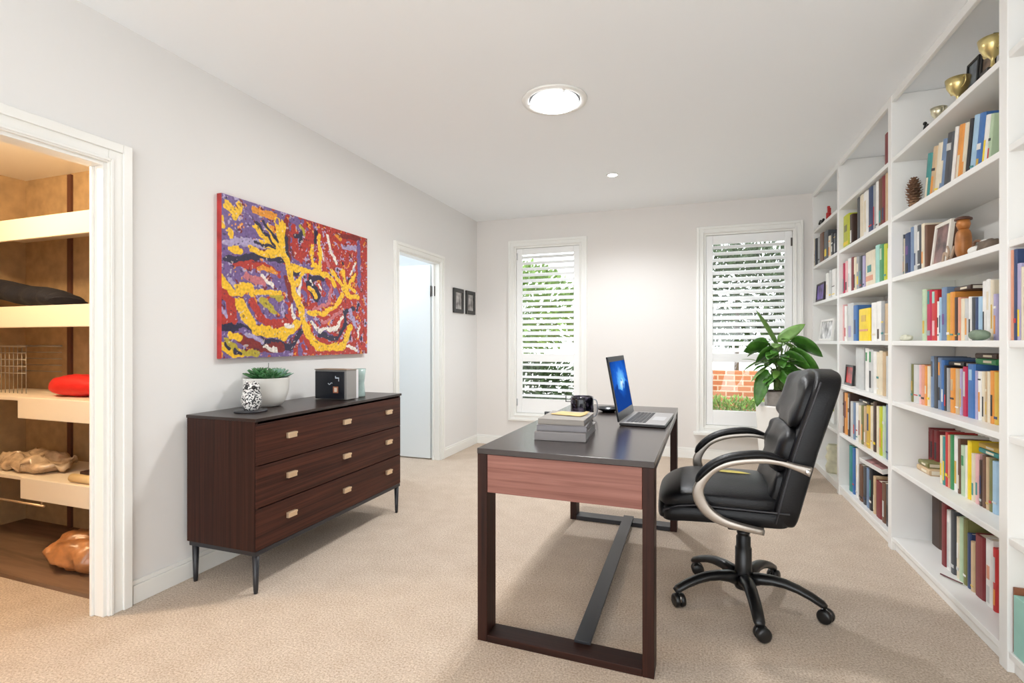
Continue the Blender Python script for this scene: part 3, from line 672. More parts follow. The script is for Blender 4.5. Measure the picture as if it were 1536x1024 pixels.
m = MB(); m.lathe([(0,0),(.05,0),(.06,.05),(.045,.09),(.06,.13),(.045,.17),(.055,.21),(.04,.24),(.035,.24),(.04,.21),(0,.20)], (0,0,0), 24); m.build('body', plain('vase_cream', (.72,.70,.52), .5, var=.2), t)
t = thing('storage_folder', 'white folder with orange and green labels in far bay', 'folder', on('F', 1249, 1.14))
m = MB(); m.box(0,.16,-.05,.05,0,.27); m.build('folder', M_WHITE, t, bevel=.002)
m = MB(); m.box(-.001,.001,-.045,.045,.19,.25); m.build('orange_label', pm('orange'), t)
m = MB(); m.box(-.001,.001,-.045,.045,.11,.17); m.build('green_label', pm('lime'), t)
m = MB(); m.box(0,.2,-.006,.006,0,.235); o = m.build('brown_folder', plain('box_brown', (.24,.08,.035), .5, var=.2), None, (1.09, BAY[4][1]-.0075, SZ['G']+.0005), bevel=.002); tag(o, 'brown folder between the upright and mint box, bottom right edge', 'folder')
m = MB(); m.box(0,.2,-.035,.035,0,.212); o = m.build('mint_box', plain('box_mint', (.33,.62,.55), .5, var=.05), None, (1.085, BAY[4][1]-.0505, SZ['G']+.0005), bevel=.003); tag(o, 'mint green box file at bottom right edge of bookcase', 'box')
m = MB(); m.sweep(bez([(-.0,.05,.006),(.02,.0,.008),(.05,-.04,.006)], 6), (.004,.003), n=8); o = m.build('ribbon', plain('ribbon_maroon', (.12,.03,.04), .6), None, on('G', 1418, 1.12)); tag(o, 'maroon ribbon curled on bottom shelf before the books', 'ribbon')

# ------------------------------------------------------------------ painting
def painting():
    y0, y1, z0, z1 = 2.077, 3.38, 1.107, 1.997
    X = LW+.035
    def c2w(X_, Y_):
        px = 270+X_/3.53; py = 270+Y_/3.53
        y = yx(px, LW+.035); return (y, zat(py, LW+.035, y))
    yel, olive, red, dred, pur, lil, blk, wht, pnk, orn = (.80,.47,.02), (.42,.33,.03), (.40,.03,.02), (.19,.015,.015), (.15,.09,.25), (.36,.30,.48), (.018,.014,.045), (.72,.66,.60), (.5,.15,.17), (.68,.26,.02)
    S = [
     (red, 34, [(600,260),(620,400)]), (red, 30, [(640,400),(690,280),(700,370)]), (dred, 26, [(560,220),(575,420)]), (red, 22, [(800,300),(940,400)]), (dred, 18, [(830,290),(950,310)]),
     (pur, 40, [(225,130),(235,250),(240,400)]), (pur, 34, [(300,310),(430,270)]), (lil, 26, [(330,330),(470,340)]), (lil, 22, [(240,330),(330,320)]), (pur, 24, [(360,160),(420,200)]), (orn, 22, [(390,160),(500,190)]),
     (pur, 24, [(590,210),(640,250)]), (lil, 18, [(860,350),(930,360)]), (pur, 20, [(945,330),(950,560)]), (pur, 22, [(660,450),(700,470)]),
     (red, 26, [(300,440),(420,450),(520,480)]), (pur, 30, [(480,430),(560,480),(550,570)]), (pur, 26, [(250,480),(290,560),(380,540)]), (lil, 16, [(260,520),(300,570)]), (pnk, 22, [(350,510),(440,540)]), (wht, 13, [(430,510),(490,560)]), (orn, 16, [(420,460),(500,490)]),
     (blk, 20, [(240,415),(330,420),(430,400),(560,430)]), (blk, 14, [(560,300),(575,440),(600,490),(650,490)]),
     (red, 36, [(210,570),(270,640),(280,740),(220,740)]), (lil, 15, [(230,690),(250,720)]), (red, 30, [(380,640),(420,720),(470,770),(560,750),(590,720)]), (dred, 18, [(560,520),(590,640)]),
     (olive, 26, [(440,640),(500,690)]), (pur, 24, [(500,640),(540,700)]), (lil, 14, [(540,670),(550,720)]), (olive, 18, [(480,610),(540,630)]),
     (blk, 24, [(210,785),(300,780),(380,795),(440,850),(590,885),(640,800)]), (pur, 24, [(330,800),(420,845)]), (lil, 13, [(350,810),(440,855)]),
     (dred, 34, [(320,840),(430,890),(540,890)]), (red, 26, [(660,830),(700,900),(900,905)]), (wht, 12, [(450,880),(510,905)]), (wht, 10, [(885,880),(940,900)]),
     (blk, 52, [(690,560),(730,620)]), (pur, 30, [(760,540),(790,610),(740,660)]), (blk, 22, [(690,520),(760,520)]), (pur, 22, [(820,570),(840,630)]), (pnk, 14, [(800,560),(790,650),(700,690)]),
     (pnk, 26, [(760,750),(850,690)]), (pur, 26, [(690,720),(720,800),(800,830)]), (wht, 15, [(700,760),(740,800),(830,780),(860,730)]), (blk, 18, [(740,820),(830,840),(880,760),(870,700),(920,680)]), (lil, 20, [(900,690),(930,780)]), (red, 22, [(880,650),(760,730)]),
     (blk, 14, [(620,640),(640,720)]), (wht, 11, [(640,500),(630,620)]), (wht, 10, [(585,670),(605,730)]),
     (wht, 14, [(780,300),(800,380),(830,440)]), (pnk, 10, [(740,360),(790,460)]), (wht, 8, [(730,330),(760,420)]), (blk, 14, [(720,270),(715,330)]), (wht, 8, [(930,440),(900,500)]), (wht, 7, [(950,780),(940,830)]),
     (blk, 18, [(610,300),(650,280)]), (olive, 12, [(640,240),(660,290)]),
     # yellow tree-like figure
     (yel, 26, [(545,240),(540,300),(545,380),(575,450),(590,520),(605,600),(645,680)]), (yel, 21, [(520,370),(440,290),(395,240)]), (yel, 20, [(530,370),(480,280),(460,235)]), (yel, 20, [(530,390),(430,385),(370,365)]), (yel, 14, [(500,370),(430,330)]), (yel, 24, [(515,220),(530,330)]),
     (blk, 7, [(500,350),(400,215)]), (blk, 9, [(520,330),(440,220)]), (blk, 6, [(500,360),(400,330)]),
     (pur, 15, [(380,215),(385,225)]), (pur, 14, [(455,215),(458,222)]), (pur, 12, [(515,215),(517,225)]), (pur, 14, [(350,365),(356,370)]),
     (yel, 24, [(250,130),(300,180)]), (yel, 20, [(320,130),(290,200)]), (yel, 18, [(260,270),(270,290)]), (yel, 14, [(215,200),(225,230)]), (yel, 18, [(270,360),(320,380)]),
     (yel, 20, [(215,520),(270,590),(340,590)]), (yel, 34, [(310,570),(370,570)]), (yel, 16, [(370,600),(430,590),(530,600)]),
     (yel, 38, [(320,650),(350,720),(380,760)]), (yel, 34, [(400,790),(500,810),(590,790)]), (yel, 30, [(540,830),(620,760)]), (wht, 8, [(560,770),(600,770)]),
     (yel, 30, [(645,680),(650,740),(680,820),(730,880),(860,885),(885,830),(900,780)]), (red, 12, [(740,850),(800,862)]), 
     (yel, 17, [(600,460),(660,480),(740,490),(800,520),(820,560)]), (yel, 15, [(700,350),(700,450),(745,470)]), (yel, 14, [(735,300),(740,380),(745,450)]), (yel, 14, [(650,500),(610,560)]),
     (yel, 18, [(860,610),(830,660),(760,710),(690,705)]), (yel, 22, [(870,580),(900,620)]), (yel, 15, [(880,580),(862,480)]), (yel, 13, [(885,580),(925,500)]), (yel, 13, [(870,580),(805,480)]), (yel, 14, [(890,610),(945,620)]), (yel, 12, [(890,560),(930,590)]), (blk, 7, [(862,440),(864,452)]),
     (yel, 14, [(680,570),(710,590),(720,620)]), (wht, 8, [(735,560),(750,570)]), (wht, 7, [(690,535),(700,550)]), (blk, 5, [(690,545),(694,548)]), (orn, 14, [(830,300),(850,310)]), (orn, 11, [(480,470),(510,490)]),
     (yel, 30, [(230,880),(320,920)]), (olive, 22, [(250,850),(300,900)]), (yel, 18, [(270,820),(320,840)]), (olive, 22, [(340,910),(410,920)]), (blk, 12, [(290,900),(320,920)]), (blk, 8, [(240,860),(260,890)])]
    nx, nz = 520, 356
    ys = np.linspace(y0, y1, nx); zs = np.linspace(z0, z1, nz)
    Yg, Zg = np.meshgrid(ys, zs)
    N1 = np.zeros_like(Yg); N2 = np.zeros_like(Yg); N3 = np.zeros_like(Yg); N4 = np.zeros_like(Yg); N5 = np.zeros_like(Yg)
    for j in range(nz):
        for i in range(nx):
            v = Vector((Yg[j,i]*22, Zg[j,i]*22, 3)); q = noise.noise_vector(v); N1[j,i] = q.x; N2[j,i] = q.y; N3[j,i] = q.z
            N5[j,i] = noise.noise(Vector((Yg[j,i]*48, Zg[j,i]*48, 21)))
            N4[j,i] = noise.noise(Vector((Yg[j,i]*70, Zg[j,i]*70, 9)))
    Yd = Yg+N1*.015+N4*.006; Zd = Zg+N2*.015-N4*.006
    C = np.zeros((nz, nx, 3))
    side = (Yg-y0)/(y1-y0)+N3*.5
    base = np.where((side < .42)[...,None], np.array(pur), np.array(red))
    base = np.where((N1+N4*.6 > .30)[...,None], np.array(lil), base)
    base = np.where((N2-N4*.6 > .45)[...,None], np.array(dred), base)
    base = np.where((N3+N4*.6 > .50)[...,None], np.array(orn), base)
    base = np.where((N3-N1 < -.75)[...,None], np.array(blk), base)
    C[:] = base
    for col, wpx, pts in S:
        P = [c2w(*p) for p in pts]; 
        if len(P) == 1: P = P*2
        ww = wpx*.5*.00125*(1.28 if col == yel else 1.1)
        D = np.full_like(Yg, 9.)
        for (a, b), (c, d) in zip(P, P[1:]):
            L2 = (c-a)**2+(d-b)**2+1e-9
            t_ = np.clip(((Yd-a)*(c-a)+(Zd-b)*(d-b))/L2, 0, 1)
            D = np.minimum(D, np.hypot(Yd-a-t_*(c-a), Zd-b-t_*(d-b)))
        C[D < ww+.004*(1+N4)] = col
    dk_ = np.array(blk); lt_ = np.array((.62,.55,.50))
    f_ = ((N5 > .44) & (N1 > -.1))[...,None]; C = np.where(f_, C*.35+dk_*.65, C)
    f_ = ((N5 < -.46) & (N2 > -.05))[...,None]; C = np.where(f_, C*.4+lt_*.6, C)
    C = C*(1+.35*N4[...,None]); C = np.clip(C, 0, 1)
    t = thing('abstract_painting', 'large unframed abstract canvas in yellow, red and purple above the dresser', 'painting', (LW+.001, (y0+y1)/2, z0))
    m = MB(); m.box(0, .0335, y0-(y0+y1)/2, y1-(y0+y1)/2, 0, z1-z0); m.build('canvas_edge', plain('canvas_red_edge', (.42,.03,.03), .6, var=.3), t)
    me = bpy.data.meshes.new('painted_face')
    vs = [(0, Yg[j,i]-(y0+y1)/2, Zg[j,i]-z0) for j in range(nz) for i in range(nx)]
    fs = [(j*nx+i, j*nx+i+1, (j+1)*nx+i+1, (j+1)*nx+i) for j in range(nz-1) for i in range(nx-1)]
    me.from_pydata(vs, [], fs)
    ca = me.color_attributes.new('paint', 'FLOAT_COLOR', 'POINT')
    buf = np.ones((nz*nx, 4), dtype=np.float32); buf[:, :3] = C.reshape(-1, 3); ca.data.foreach_set('color', buf.ravel())
    mt, n, l, b = newmat('oil_paint'); a = n.new('ShaderNodeVertexColor'); a.layer_name = 'paint'
    l.new(a.outputs['Color'], b.inputs['Base Color']); b.inputs['Roughness'].default_value = .45
    tc = n.new('ShaderNodeTexCoord'); tn = n.new('ShaderNodeTexNoise'); tn.inputs['Scale'].default_value = 60; l.new(tc.outputs['Object'], tn.inputs['Vector'])
    bp = n.new('ShaderNodeBump'); bp.inputs['Strength'].default_value = .3; bp.inputs['Distance'].default_value = .004; l.new(tn.outputs['Fac'], bp.inputs['Height']); l.new(bp.outputs['Normal'], b.inputs['Normal'])
    me.materials.append(mt)
    o = bpy.data.objects.new('painted_face', me); COL.objects.link(o); o.parent = t; o.location = (.0338, 0, 0)
painting()
for px, lab in ((687.5, 'small black framed photo by the hall door, left of its twin'), (705.5, 'small black framed photo nearest the far corner, right of its twin')):
    ym = yx(px, LW+.01)
    t = thing('framed_photo', lab, 'picture frame', (LW+.0015, ym, 1.51), 0, 'black photo frames by the corner')
    w_, h_, b_ = .245, .265, .042
    m = MB(); m.box(0,.02,-w_/2,-w_/2+b_,0,h_); m.box(0,.02,w_/2-b_,w_/2,0,h_); m.box(0,.02,-w_/2+b_,w_/2-b_,0,b_); m.box(0,.02,-w_/2+b_,w_/2-b_,h_-b_,h_); m.build('frame', plain('frame_black', (.02,.02,.02), .4), t, bevel=.002)
    m = MB(); m.box(0,.008,-w_/2+b_,w_/2-b_,b_,h_-b_); m.build('photo', plain('photo_grey', (.42,.40,.39), .5, var=.7), t)

# ------------------------------------------------------------------ dresser
DX0, DX1, DY0, DY1 = -2.385, -1.945, 1.877, 3.150
dr = thing('dresser', 'dark walnut three-drawer dresser with brass pulls on thin black legs', 'dresser', ((DX0+DX1)/2, (DY0+DY1)/2, 0))
hx, hy = (DX1-DX0)/2, (DY1-DY0)/2
ZB, ZT = .205, .835
m = MB(); m.box(-hx, hx-.004, -hy, -hy+.02, ZB, ZT-.015); m.build('side_panel', M_WALNUT_Z, dr, bevel=.0015)
m = MB(); m.box(-hx, hx-.004, hy-.02, hy, ZB, ZT-.015); m.build('side_panel', M_WALNUT_Z, dr, bevel=.0015)
m = MB(); m.box(-hx, hx-.03, -hy+.02, hy-.02, ZB, ZB+.02); m.box(-hx, -hx+.01, -hy+.02, hy-.02, ZB+.02, ZT-.015); m.build('carcass', M_DARK, dr)
m = MB(); m.box(-hx-.002, hx+.006, -hy-.004, hy+.004, ZT-.015, ZT); m.build('top_panel', M_DTOP, dr, bevel=.002)
m = MB(); m.box(-hx+.01, hx-.002, -hy+.004, hy-.004, ZB-.022, ZB-.0005); m.build('base_frame', M_BLACKMETAL, dr, bevel=.002)
nd = 3; dh = (ZT-.022-ZB-.002)/nd
for k in range(nd):
    z0 = ZB+.002+k*dh
    m = MB(); m.box(hx-.024, hx, -hy+.004, hy-.004, z0, z0+dh-.006)
    d = m.build('drawer', M_WALNUT_Y, dr, bevel=.0015)
    for px, py in (((436, 519, 582), 0),)[0][0:1] and [(436,0),(519,0),(582,0)]:
        yy = yx(px, DX1)-(DY0+DY1)/2; zc = z0+dh*.56
        q = MB(); q.box(hx, hx+.016, yy-.030, yy+.030, zc-.014, zc+.014); q.box(hx+.016, hx+.020, yy-.030, yy+.030, zc+.004, zc+.014); q.build('drawer_pull', M_BRASS, d, bevel=.0015)
for sx, sy in ((-1,-1),(1,-1),(1,1),(-1,1)):
    m = MB(); m.lathe([(0,0),(.009,0),(.011,.02),(.016,ZB-.022),(0,ZB-.022)], (sx*(hx-.02)+(.012 if sx<0 else 0), sy*(hy-.022), 0), 16); m.build('leg', M_BLACKMETAL, dr)
# plant bowl on the dresser
pt = thing('potted_succulent', 'green succulent in a round white bowl on the dresser', 'potted plant', (-2.275, 2.275, ZT))
m = MB(); m.lathe([(0,0),(.062,0),(.078,.006),(.10,.035),(.115,.085),(.121,.158),(.1225,.162),(.117,.162),(.112,.15),(.105,.09),(.09,.05),(0,.045)], n=48); m.build('bowl', M_CERAMIC, pt)
m = MB(); m.lathe([(0,.142),(.111,.142),(.11,.135),(0,.13)], n=32); m.build('soil', M_SOIL, pt)
M_SUCC = plain('succulent_green', (.05,.17,.055), .4, var=.5); M_SUCC2 = plain('succulent_bluegreen', (.22,.38,.30), .45, var=.2)
m = MB(); m2 = MB(); rr = random.Random(5)
for (cx, cy, s_, mm) in ((.0,-.045,1.0,m), (.055,.03,.9,m2), (-.06,.0,.9,m), (.0,.06,.9,m), (.07,-.035,.8,m)):
    for ring, nn in ((0,9),(1,8),(2,6),(3,4)):
        for j in range(nn):
            a_ = 2*PI*(j+.5*ring)/nn+rr.uniform(-.15,.15); el = .38+ring*.34
            d = Vector((math.cos(a_)*math.cos(el), math.sin(a_)*math.cos(el), math.sin(el)))
            mm.leaf(Vector((cx, cy, .145))+d*.008, d, Vector((-math.sin(a_), math.cos(a_), 0)), (.092-.008*ring)*s_, .034*s_, -.35, fold=.5, nl=5)
m.build('leaves', M_SUCC, pt, solid=.003, recalc=False); m2.build('pale_leaves', M_SUCC2, pt, solid=.003, recalc=False)
m = MB(); m.sweep([(.02,-.01,.15),(.022,-.008,.245)], (.0015,.0015), n=6); m.build('flower_stalk', plain('stalk_dark', (.03,.04,.02), .6), pt)
# speckled vase on a slate base
st_ = thing('slate_coaster', 'thin dark slate coaster under the speckled owl ornament', 'coaster', (-2.175, 2.07, ZT))
m = MB(); m.lathe([(0,0),(.078,0),(.080,.005),(.078,.010),(0,.010)], n=32); m.build('slab', plain('slate', (.035,.035,.04), .35), st_)
ow = thing('speckled_owl', 'black and white speckled owl ornament beside the plant bowl', 'ornament', (-2.165, 2.065, ZT+.0105))
def speck():
    m, n, l, b = newmat('black_white_speckle'); tc = n.new('ShaderNodeTexCoord'); v = n.new('ShaderNodeTexVoronoi'); v.inputs['Scale'].default_value = 170
    r = n.new('ShaderNodeValToRGB'); r.color_ramp.interpolation = 'CONSTANT'; e = r.color_ramp.elements
    e[0].position = 0; e[0].color = (.03,.03,.035,1); e[1].position = .45; e[1].color = (.75,.74,.72,1)
    l.new(tc.outputs['Object'], v.inputs['Vector']); l.new(v.outputs['Color'], r.inputs['Fac']); l.new(r.outputs['Color'], b.inputs['Base Color']); b.inputs['Roughness'].default_value = .3
    return m
MSP = speck()
m = MB(); m.lathe([(0,0),(.035,0),(.042,.01),(.050,.045),(.048,.075),(.040,.098),(.042,.115),(.036,.135),(.02,.145),(0,.147)], n=28); m.build('body', MSP, ow)
for sg in (-1, 1):
    a_ = R(-55)+sg*.45; c = Vector((math.cos(a_)*.038, math.sin(a_)*.038, .118))
    m = MB(); m.sball(c, (.011,.011,.011), 1, nu=14, nv=8); m.build('eye', plain('owl_eye', (.02,.02,.02), .15), ow)
    m = MB(); m.lathe([(0,.135),(.012,.135),(0,.158)], (math.cos(a_+sg*.3)*.028, math.sin(a_+sg*.3)*.028, 0), 8); m.build('ear', MSP, ow)
# black box set
bx_ = thing('black_box', 'glossy black box with silver edges at middle of the dresser', 'box', (-2.135, 2.645, ZT))
m = MB(); m.box(-.122,.118,.004,.10,.004,.186); m.build('housing', plain('housing_grey', (.28,.27,.26), .35, .4), bx_, bevel=.003)
m = MB(); m.box(-.118,.100,-.001,.0038,.008,.178); fp = m.build('front_panel', plain('panel_black', (.012,.014,.02), .12), bx_, bevel=.001)
m = MB(); m.box(-.124,.122,-.002,.102,.1862,.192); m.build('lid', M_SILVER, bx_, bevel=.002)
m = MB(); m.box(.02,.058,-.003,-.0012,.045,.085); m.build('button_plate', plain('plate_copper', (.40,.14,.07), .4), fp)
m = MB(); m.box(.030,.050,-.0045,-.0031,.052,.078); m.build('button', plain('button_cream', (.7,.62,.5), .4), fp)
m = MB(); m.box(.036,.064,-.003,-.0012,.135,.142); m.box(.036,.040,-.003,-.0012,.142,.150); m.box(.060,.064,-.003,-.0012,.118,.135); m.build('mark', plain('mark_silver', (.5,.55,.62), .3), fp)
m = MB(); m.sweep([(x_, -.002, .102+.006*math.sin(x_*200)) for x_ in [-.018+.004*i for i in range(9)]], (.0015,.0022), n=6); m.build('emblem', plain('mark_silver', (.5,.55,.62), .3), fp)
m = MB(); m.box(0,.16,0,.045,0,.185); o = m.build('white_box', plain('carton_white', (.78,.78,.80), .5), None, (-2.20, 2.752, ZT+.0005), bevel=.002); tag(o, 'white carton standing behind the glossy black box', 'box')
gj = thing('glass_jar', 'grey-green glass jar behind white carton on the dresser', 'jar', (-2.085, 2.87, ZT))
m = MB(); m.lathe([(0,0),(.035,0),(.038,.01),(.034,.05),(.030,.09),(.036,.14),(.042,.185),(.040,.185),(.034,.14),(.027,.09),(.03,.04),(0,.01)], n=28); m.build('body', plain('glass_greygreen', (.32,.42,.40), .15, var=.3), gj)

# ------------------------------------------------------------------ desk
DZ = .772; dw, dl = .69, 1.60
rz = -R(1.3)
dk = thing('desk', 'dark walnut desk with square loop legs and a rosy drawer front', 'desk', (-.457, 2.692, 0), rz)
a, b = dw/2, dl/2
m = MB(); m.box(-a, a, -b, b, DZ-.022, DZ); m.build('desktop', M_TOP, dk, bevel=.0009)
fdp = .095
for nm, y0, y1 in (('near', -b+.001, -b+fdp), ('far', b-fdp, b-.001)):
    matp = M_WALNUT_Z if nm == 'near' else M_WALNUT_Z
    for s_ in (-1, 1):
        m = MB(); m.box(min(s_*(a-.001), s_*(a-.042)), max(s_*(a-.001), s_*(a-.042)), y0, y1, .0, DZ-.0225); m.build('leg', matp, dk, bevel=.002)
    m = MB(); m.box(-a+.0425, a-.0425, y0, y1, 0, .028); m.build('foot_rail', M_WALNUT_X if nm == 'near' else M_BLACKMETAL, dk, bevel=.002)
m = MB(); m.box(-a+.043, a-.043, -b+.004, -b+.022, DZ-.175, DZ-.024); m.build('drawer_front', M_PINKWOOD, dk, bevel=.0015)
m = MB(); m.box(-a+.06, a-.06, -b+.0225, -b+.50, DZ-.12, DZ-.024); m.build('drawer_box', M_DARK, dk)
m = MB(); m.box(a-.03, a-.004, -b+fdp, b-fdp, DZ-.055, DZ-.0225); m.box(-a+.004, -a+.03, -b+fdp, b-fdp, DZ-.055, DZ-.0225); m.build('side_rail', M_DARK, dk, bevel=.0015)
m = MB(); m.prism([(.035, -b+fdp-.02), (.100, -b+fdp-.02), (.066, b-.005), (.001, b-.005)], .0285, .040); m.build('stretcher', M_BLACKMETAL, dk, bevel=.0015)
# books on the desk
def deskbook(loc, rz_, w_, d_, th, cov, label):
    t = thing('book', label, 'book', loc, rz_, 'books stacked on the desk')
    m = MB(); m.box(-w_/2, w_/2, -d_/2, d_/2, 0, .003); m.box(-w_/2, w_/2, -d_/2, d_/2, th-.003, th); m.box(-w_/2, w_/2, -d_/2, -d_/2+.004, .003, th-.003); m.build('cover', cov, t, bevel=.001)
    m = MB(); m.box(-w_/2+.004, w_/2-.004, -d_/2+.0042, d_/2-.004, .0032, th-.0032); m.build('page_block', plain('page_greywhite', (.36,.36,.38), .7), t)
    return t
GC = plain('cover_grey', (.23,.215,.215), .45); GC2 = plain('cover_taupe', (.26,.235,.21), .5); GC3 = plain('cover_slate', (.19,.18,.19), .45)
bl = (-.55, 2.315)
deskbook((bl[0], bl[1], DZ+.0005), R(3), .225, .34, .036, GC, 'thick grey book at the bottom of the desk stack')
deskbook((bl[0]-.002, bl[1]-.005, DZ+.037), R(5), .218, .28, .027, GC3, 'grey book in the middle of the desk stack')
deskbook((bl[0]+.003, bl[1]-.002, DZ+.0645), R(1), .205, .27, .024, GC2, 'taupe book on top of the desk stack')
m = MB()
g = [[None]*9 for _ in range(7)]
for i in range(9):
    for j in range(7):
        u_, v_ = i/8-.5, j/6-.5
        g[j][i] = m.bm.verts.new((u_*.15, v_*.11, .0025+.004*max(0, noise.noise(Vector((u_*4, v_*4, 2))))+(.008 if i > 6 and j > 4 else 0)))
for i in range(8):
    for j in range(6): m.face([g[j][i], g[j][i+1], g[j+1][i+1], g[j+1][i]], True)
o = m.build('yellow_note', plain('note_yellow', (.62,.46,.20), .7, var=.1), None, (bl[0]+.01, bl[1]+.03, DZ+.089), (0,0,R(-12)), solid=.001); tag(o, 'crinkled yellow paper note on top of the desk books', 'paper')
# bracket
br_ = thing('metal_bracket', 'low black metal bracket behind the desk books', 'bracket', (-.665, 2.60, DZ+.0005), rz)
m = MB(); m.box(-.07,-.062,-.01,.01,0,.052); m.box(.08,.088,-.01,.01,0,.052); m.box(-.07,.088,-.01,.01,.052,.060); m.build('frame', M_BLACKMETAL, br_)
# pen cup
pc = thing('dark_mug', 'black patterned glossy mug on the desk behind the books', 'mug', (-.585, 2.83, DZ+.0005))
m = MB(); m.lathe([(0,0),(.052,0),(.060,.006),(.064,.03),(.064,.105),(.060,.122),(.056,.122),(.058,.1),(.056,.02),(0,.012)], n=32)
def mugmat():
    m_, n, l, b_ = newmat('mug_pattern'); tc = n.new('ShaderNodeTexCoord'); v = n.new('ShaderNodeTexNoise'); v.inputs['Scale'].default_value = 28; v.inputs['Detail'].default_value = 3
    r = n.new('ShaderNodeValToRGB'); e = r.color_ramp.elements; e[0].position = .48; e[0].color = (.006,.006,.010,1); e[1].position = .72; e[1].color = (.18,.15,.22,1)
    l.new(tc.outputs['Object'], v.inputs['Vector']); l.new(v.outputs['Fac'], r.inputs['Fac']); l.new(r.outputs['Color'], b_.inputs['Base Color']); b_.inputs['Roughness'].default_value = .12
    return m_
m.build('body', mugmat(), pc)
m = MB(); m.sweep(bez([(.062,.0,.108),(.080,.0,.10),(.086,.0,.06),(.078,.0,.02),(.060,.0,.012)], 5), (.007,.003), n=10); m.build('handle', plain('clear_handle', (.35,.37,.42), .15), pc)
m = MB(); m.box(-.094,-.062,-.004,.004,.088,.092); m.box(-.094,-.090,-.004,.004,.088,.122); m.build('clip', M_BLACKMETAL, pc)
m = MB(); m.lathe([(0,0),(.035,0),(.060,.010),(.075,.022),(.073,.023),(.058,.013),(.033,.004),(0,.004)], n=32); o = m.build('small_dish', plain('dish_black', (.015,.02,.025), .2), None, (-.49, 3.16, DZ+.0005)); tag(o, 'small black round dish behind the laptop screen', 'dish')
# laptop: hinge runs along the depth of the desk, the screen faces the chair
lp = thing('laptop', 'open silver and black laptop with glowing blue screen on the desk', 'laptop', (-.355, 2.64, DZ+.0005), -R(3.5))
LL, LD = .44, .225
m = MB(); m.box(0, LD, 0, LL, .002, .013); m.build('base', plain('laptop_black', (.015,.012,.012), .35), lp, bevel=.002)
m = MB(); m.box(.001, LD-.001, .001, LL-.001, .0132, .018); bs = m.build('keyboard_deck', plain('laptop_silver', (.36,.35,.35), .35, .3), lp, bevel=.001)
m = MB()
for r_ in range(5):
    for c_ in range(14):
        x_ = .030+r_*.020; y_ = .03+c_*.0275; m.box(x_, x_+.016, y_, y_+.023, .0182, .0200)
m.build('keys', plain('keys_black', (.02,.02,.022), .5), bs)
m = MB(); m.box(.142, .205, .13, .27, .0182, .0186); m.build('trackpad', plain('trackpad_grey', (.45,.45,.46), .3), bs)
lid = bpy.data.objects.new('lid', None); 
ld_h = .335; th_ = R(-10.5)
m = MB(); m.box(-.009, 0, 0, LL, 0, ld_h); lidm = m.build('lid', plain('laptop_lid', (.010,.010,.012), .4, spec=.2), lp, (.0, 0, .018), (0, th_, 0), bevel=.0025)
def screenmat():
    m_, n, l, b_ = newmat('blue_screen'); tc = n.new('ShaderNodeTexCoord'); sx = n.new('ShaderNodeSeparateXYZ'); l.new(tc.outputs['Object'], sx.inputs[0])
    def mth(op, a_, b2=None):
        q = n.new('ShaderNodeMath'); q.operation = op
        for i_, v_ in enumerate((a_, b2)):
            if v_ is None: continue
            if isinstance(v_, (int, float)): q.inputs[i_].default_value = v_
            else: l.new(v_, q.inputs[i_])
        return q.outputs[0]
    dy = mth('SUBTRACT', sx.outputs['Y'], .24); dz = mth('SUBTRACT', sx.outputs['Z'], .185)
    d_ = mth('SQRT', mth('ADD', mth('MULTIPLY', mth('MULTIPLY', dy, dy), .35), mth('MULTIPLY', dz, dz)))
    tn = n.new('ShaderNodeTexNoise'); tn.inputs['Scale'].default_value = 9; tn.inputs['Detail'].default_value = 5; tn.inputs['Distortion'].default_value = 1.5; l.new(tc.outputs['Object'], tn.inputs['Vector'])
    low = mth('MULTIPLY', mth('GREATER_THAN', mth('SUBTRACT', mth('MULTIPLY', tn.outputs['Fac'], .32), sx.outputs['Z']), 0.0), .08)
    v = mth('ADD', mth('ADD', d_, mth('MULTIPLY', mth('SUBTRACT', tn.outputs['Fac'], .5), .09)), low)
    r = n.new('ShaderNodeValToRGB'); e = r.color_ramp.elements; e[0].position = .0; e[0].color = (.85,.97,1,1); e[1].position = .17; e[1].color = (.008,.05,.26,1)
    k = e.new(.035); k.color = (.16,.52,1,1); k = e.new(.085); k.color = (.015,.13,.62,1)
    l.new(v, r.inputs['Fac']); l.new(r.outputs['Color'], b_.inputs['Emission Color']); b_.inputs['Emission Strength'].default_value = .62
    b_.inputs['Base Color'].default_value = (.004,.004,.006,1); b_.inputs['Roughness'].default_value = .3; b_.inputs['Specular IOR Level'].default_value = 0
    return m_
m = MB(); m.box(.0002, .0016, .022, LL-.022, .045, ld_h-.028); m.build('screen', screenmat(), lidm)

# ------------------------------------------------------------------ office chair
ch = thing('office_chair', 'high-backed black leather office chair with silver arms at the desk', 'office chair', (.217, 2.58, 0))
LE = M_LEATHER
# seat
def seatfn(v):
    x, y, z = v
    k = max(0, (-.20-x)/.17)
    return (x, y*(1-.05*max(0, (-.1-x)/.27)), z-.055*k*k+.012*math.cos(y*6)*(1 if z > .5 else 0))
m = MB(); m.sball((-.10, 0, .520), (.27, .258, .046), .42, seatfn, 48, 20); m.build('seat_cushion', LE, ch)
m = MB(); m.sball((-.095, 0, .468), (.255, .262, .036), .22, lambda v: (v.x, v.y, v.z-.02*max(0, (-.2-v.x)/.15)), 44, 14); m.build('seat_pan', LE, ch)
m = MB(); m.sball((-.335, 0, .452), (.036, .235, .042), .6, None, 36, 14); m.build('front_roll', LE, ch)
m = MB(); m.sweep([seatfn((x_, -.2585, .503)) for x_ in (-.34,-.28,-.2,-.1,0,.1,.15)], (.004,.004), n=6); m.build('seat_piping', M_SEAM, ch)
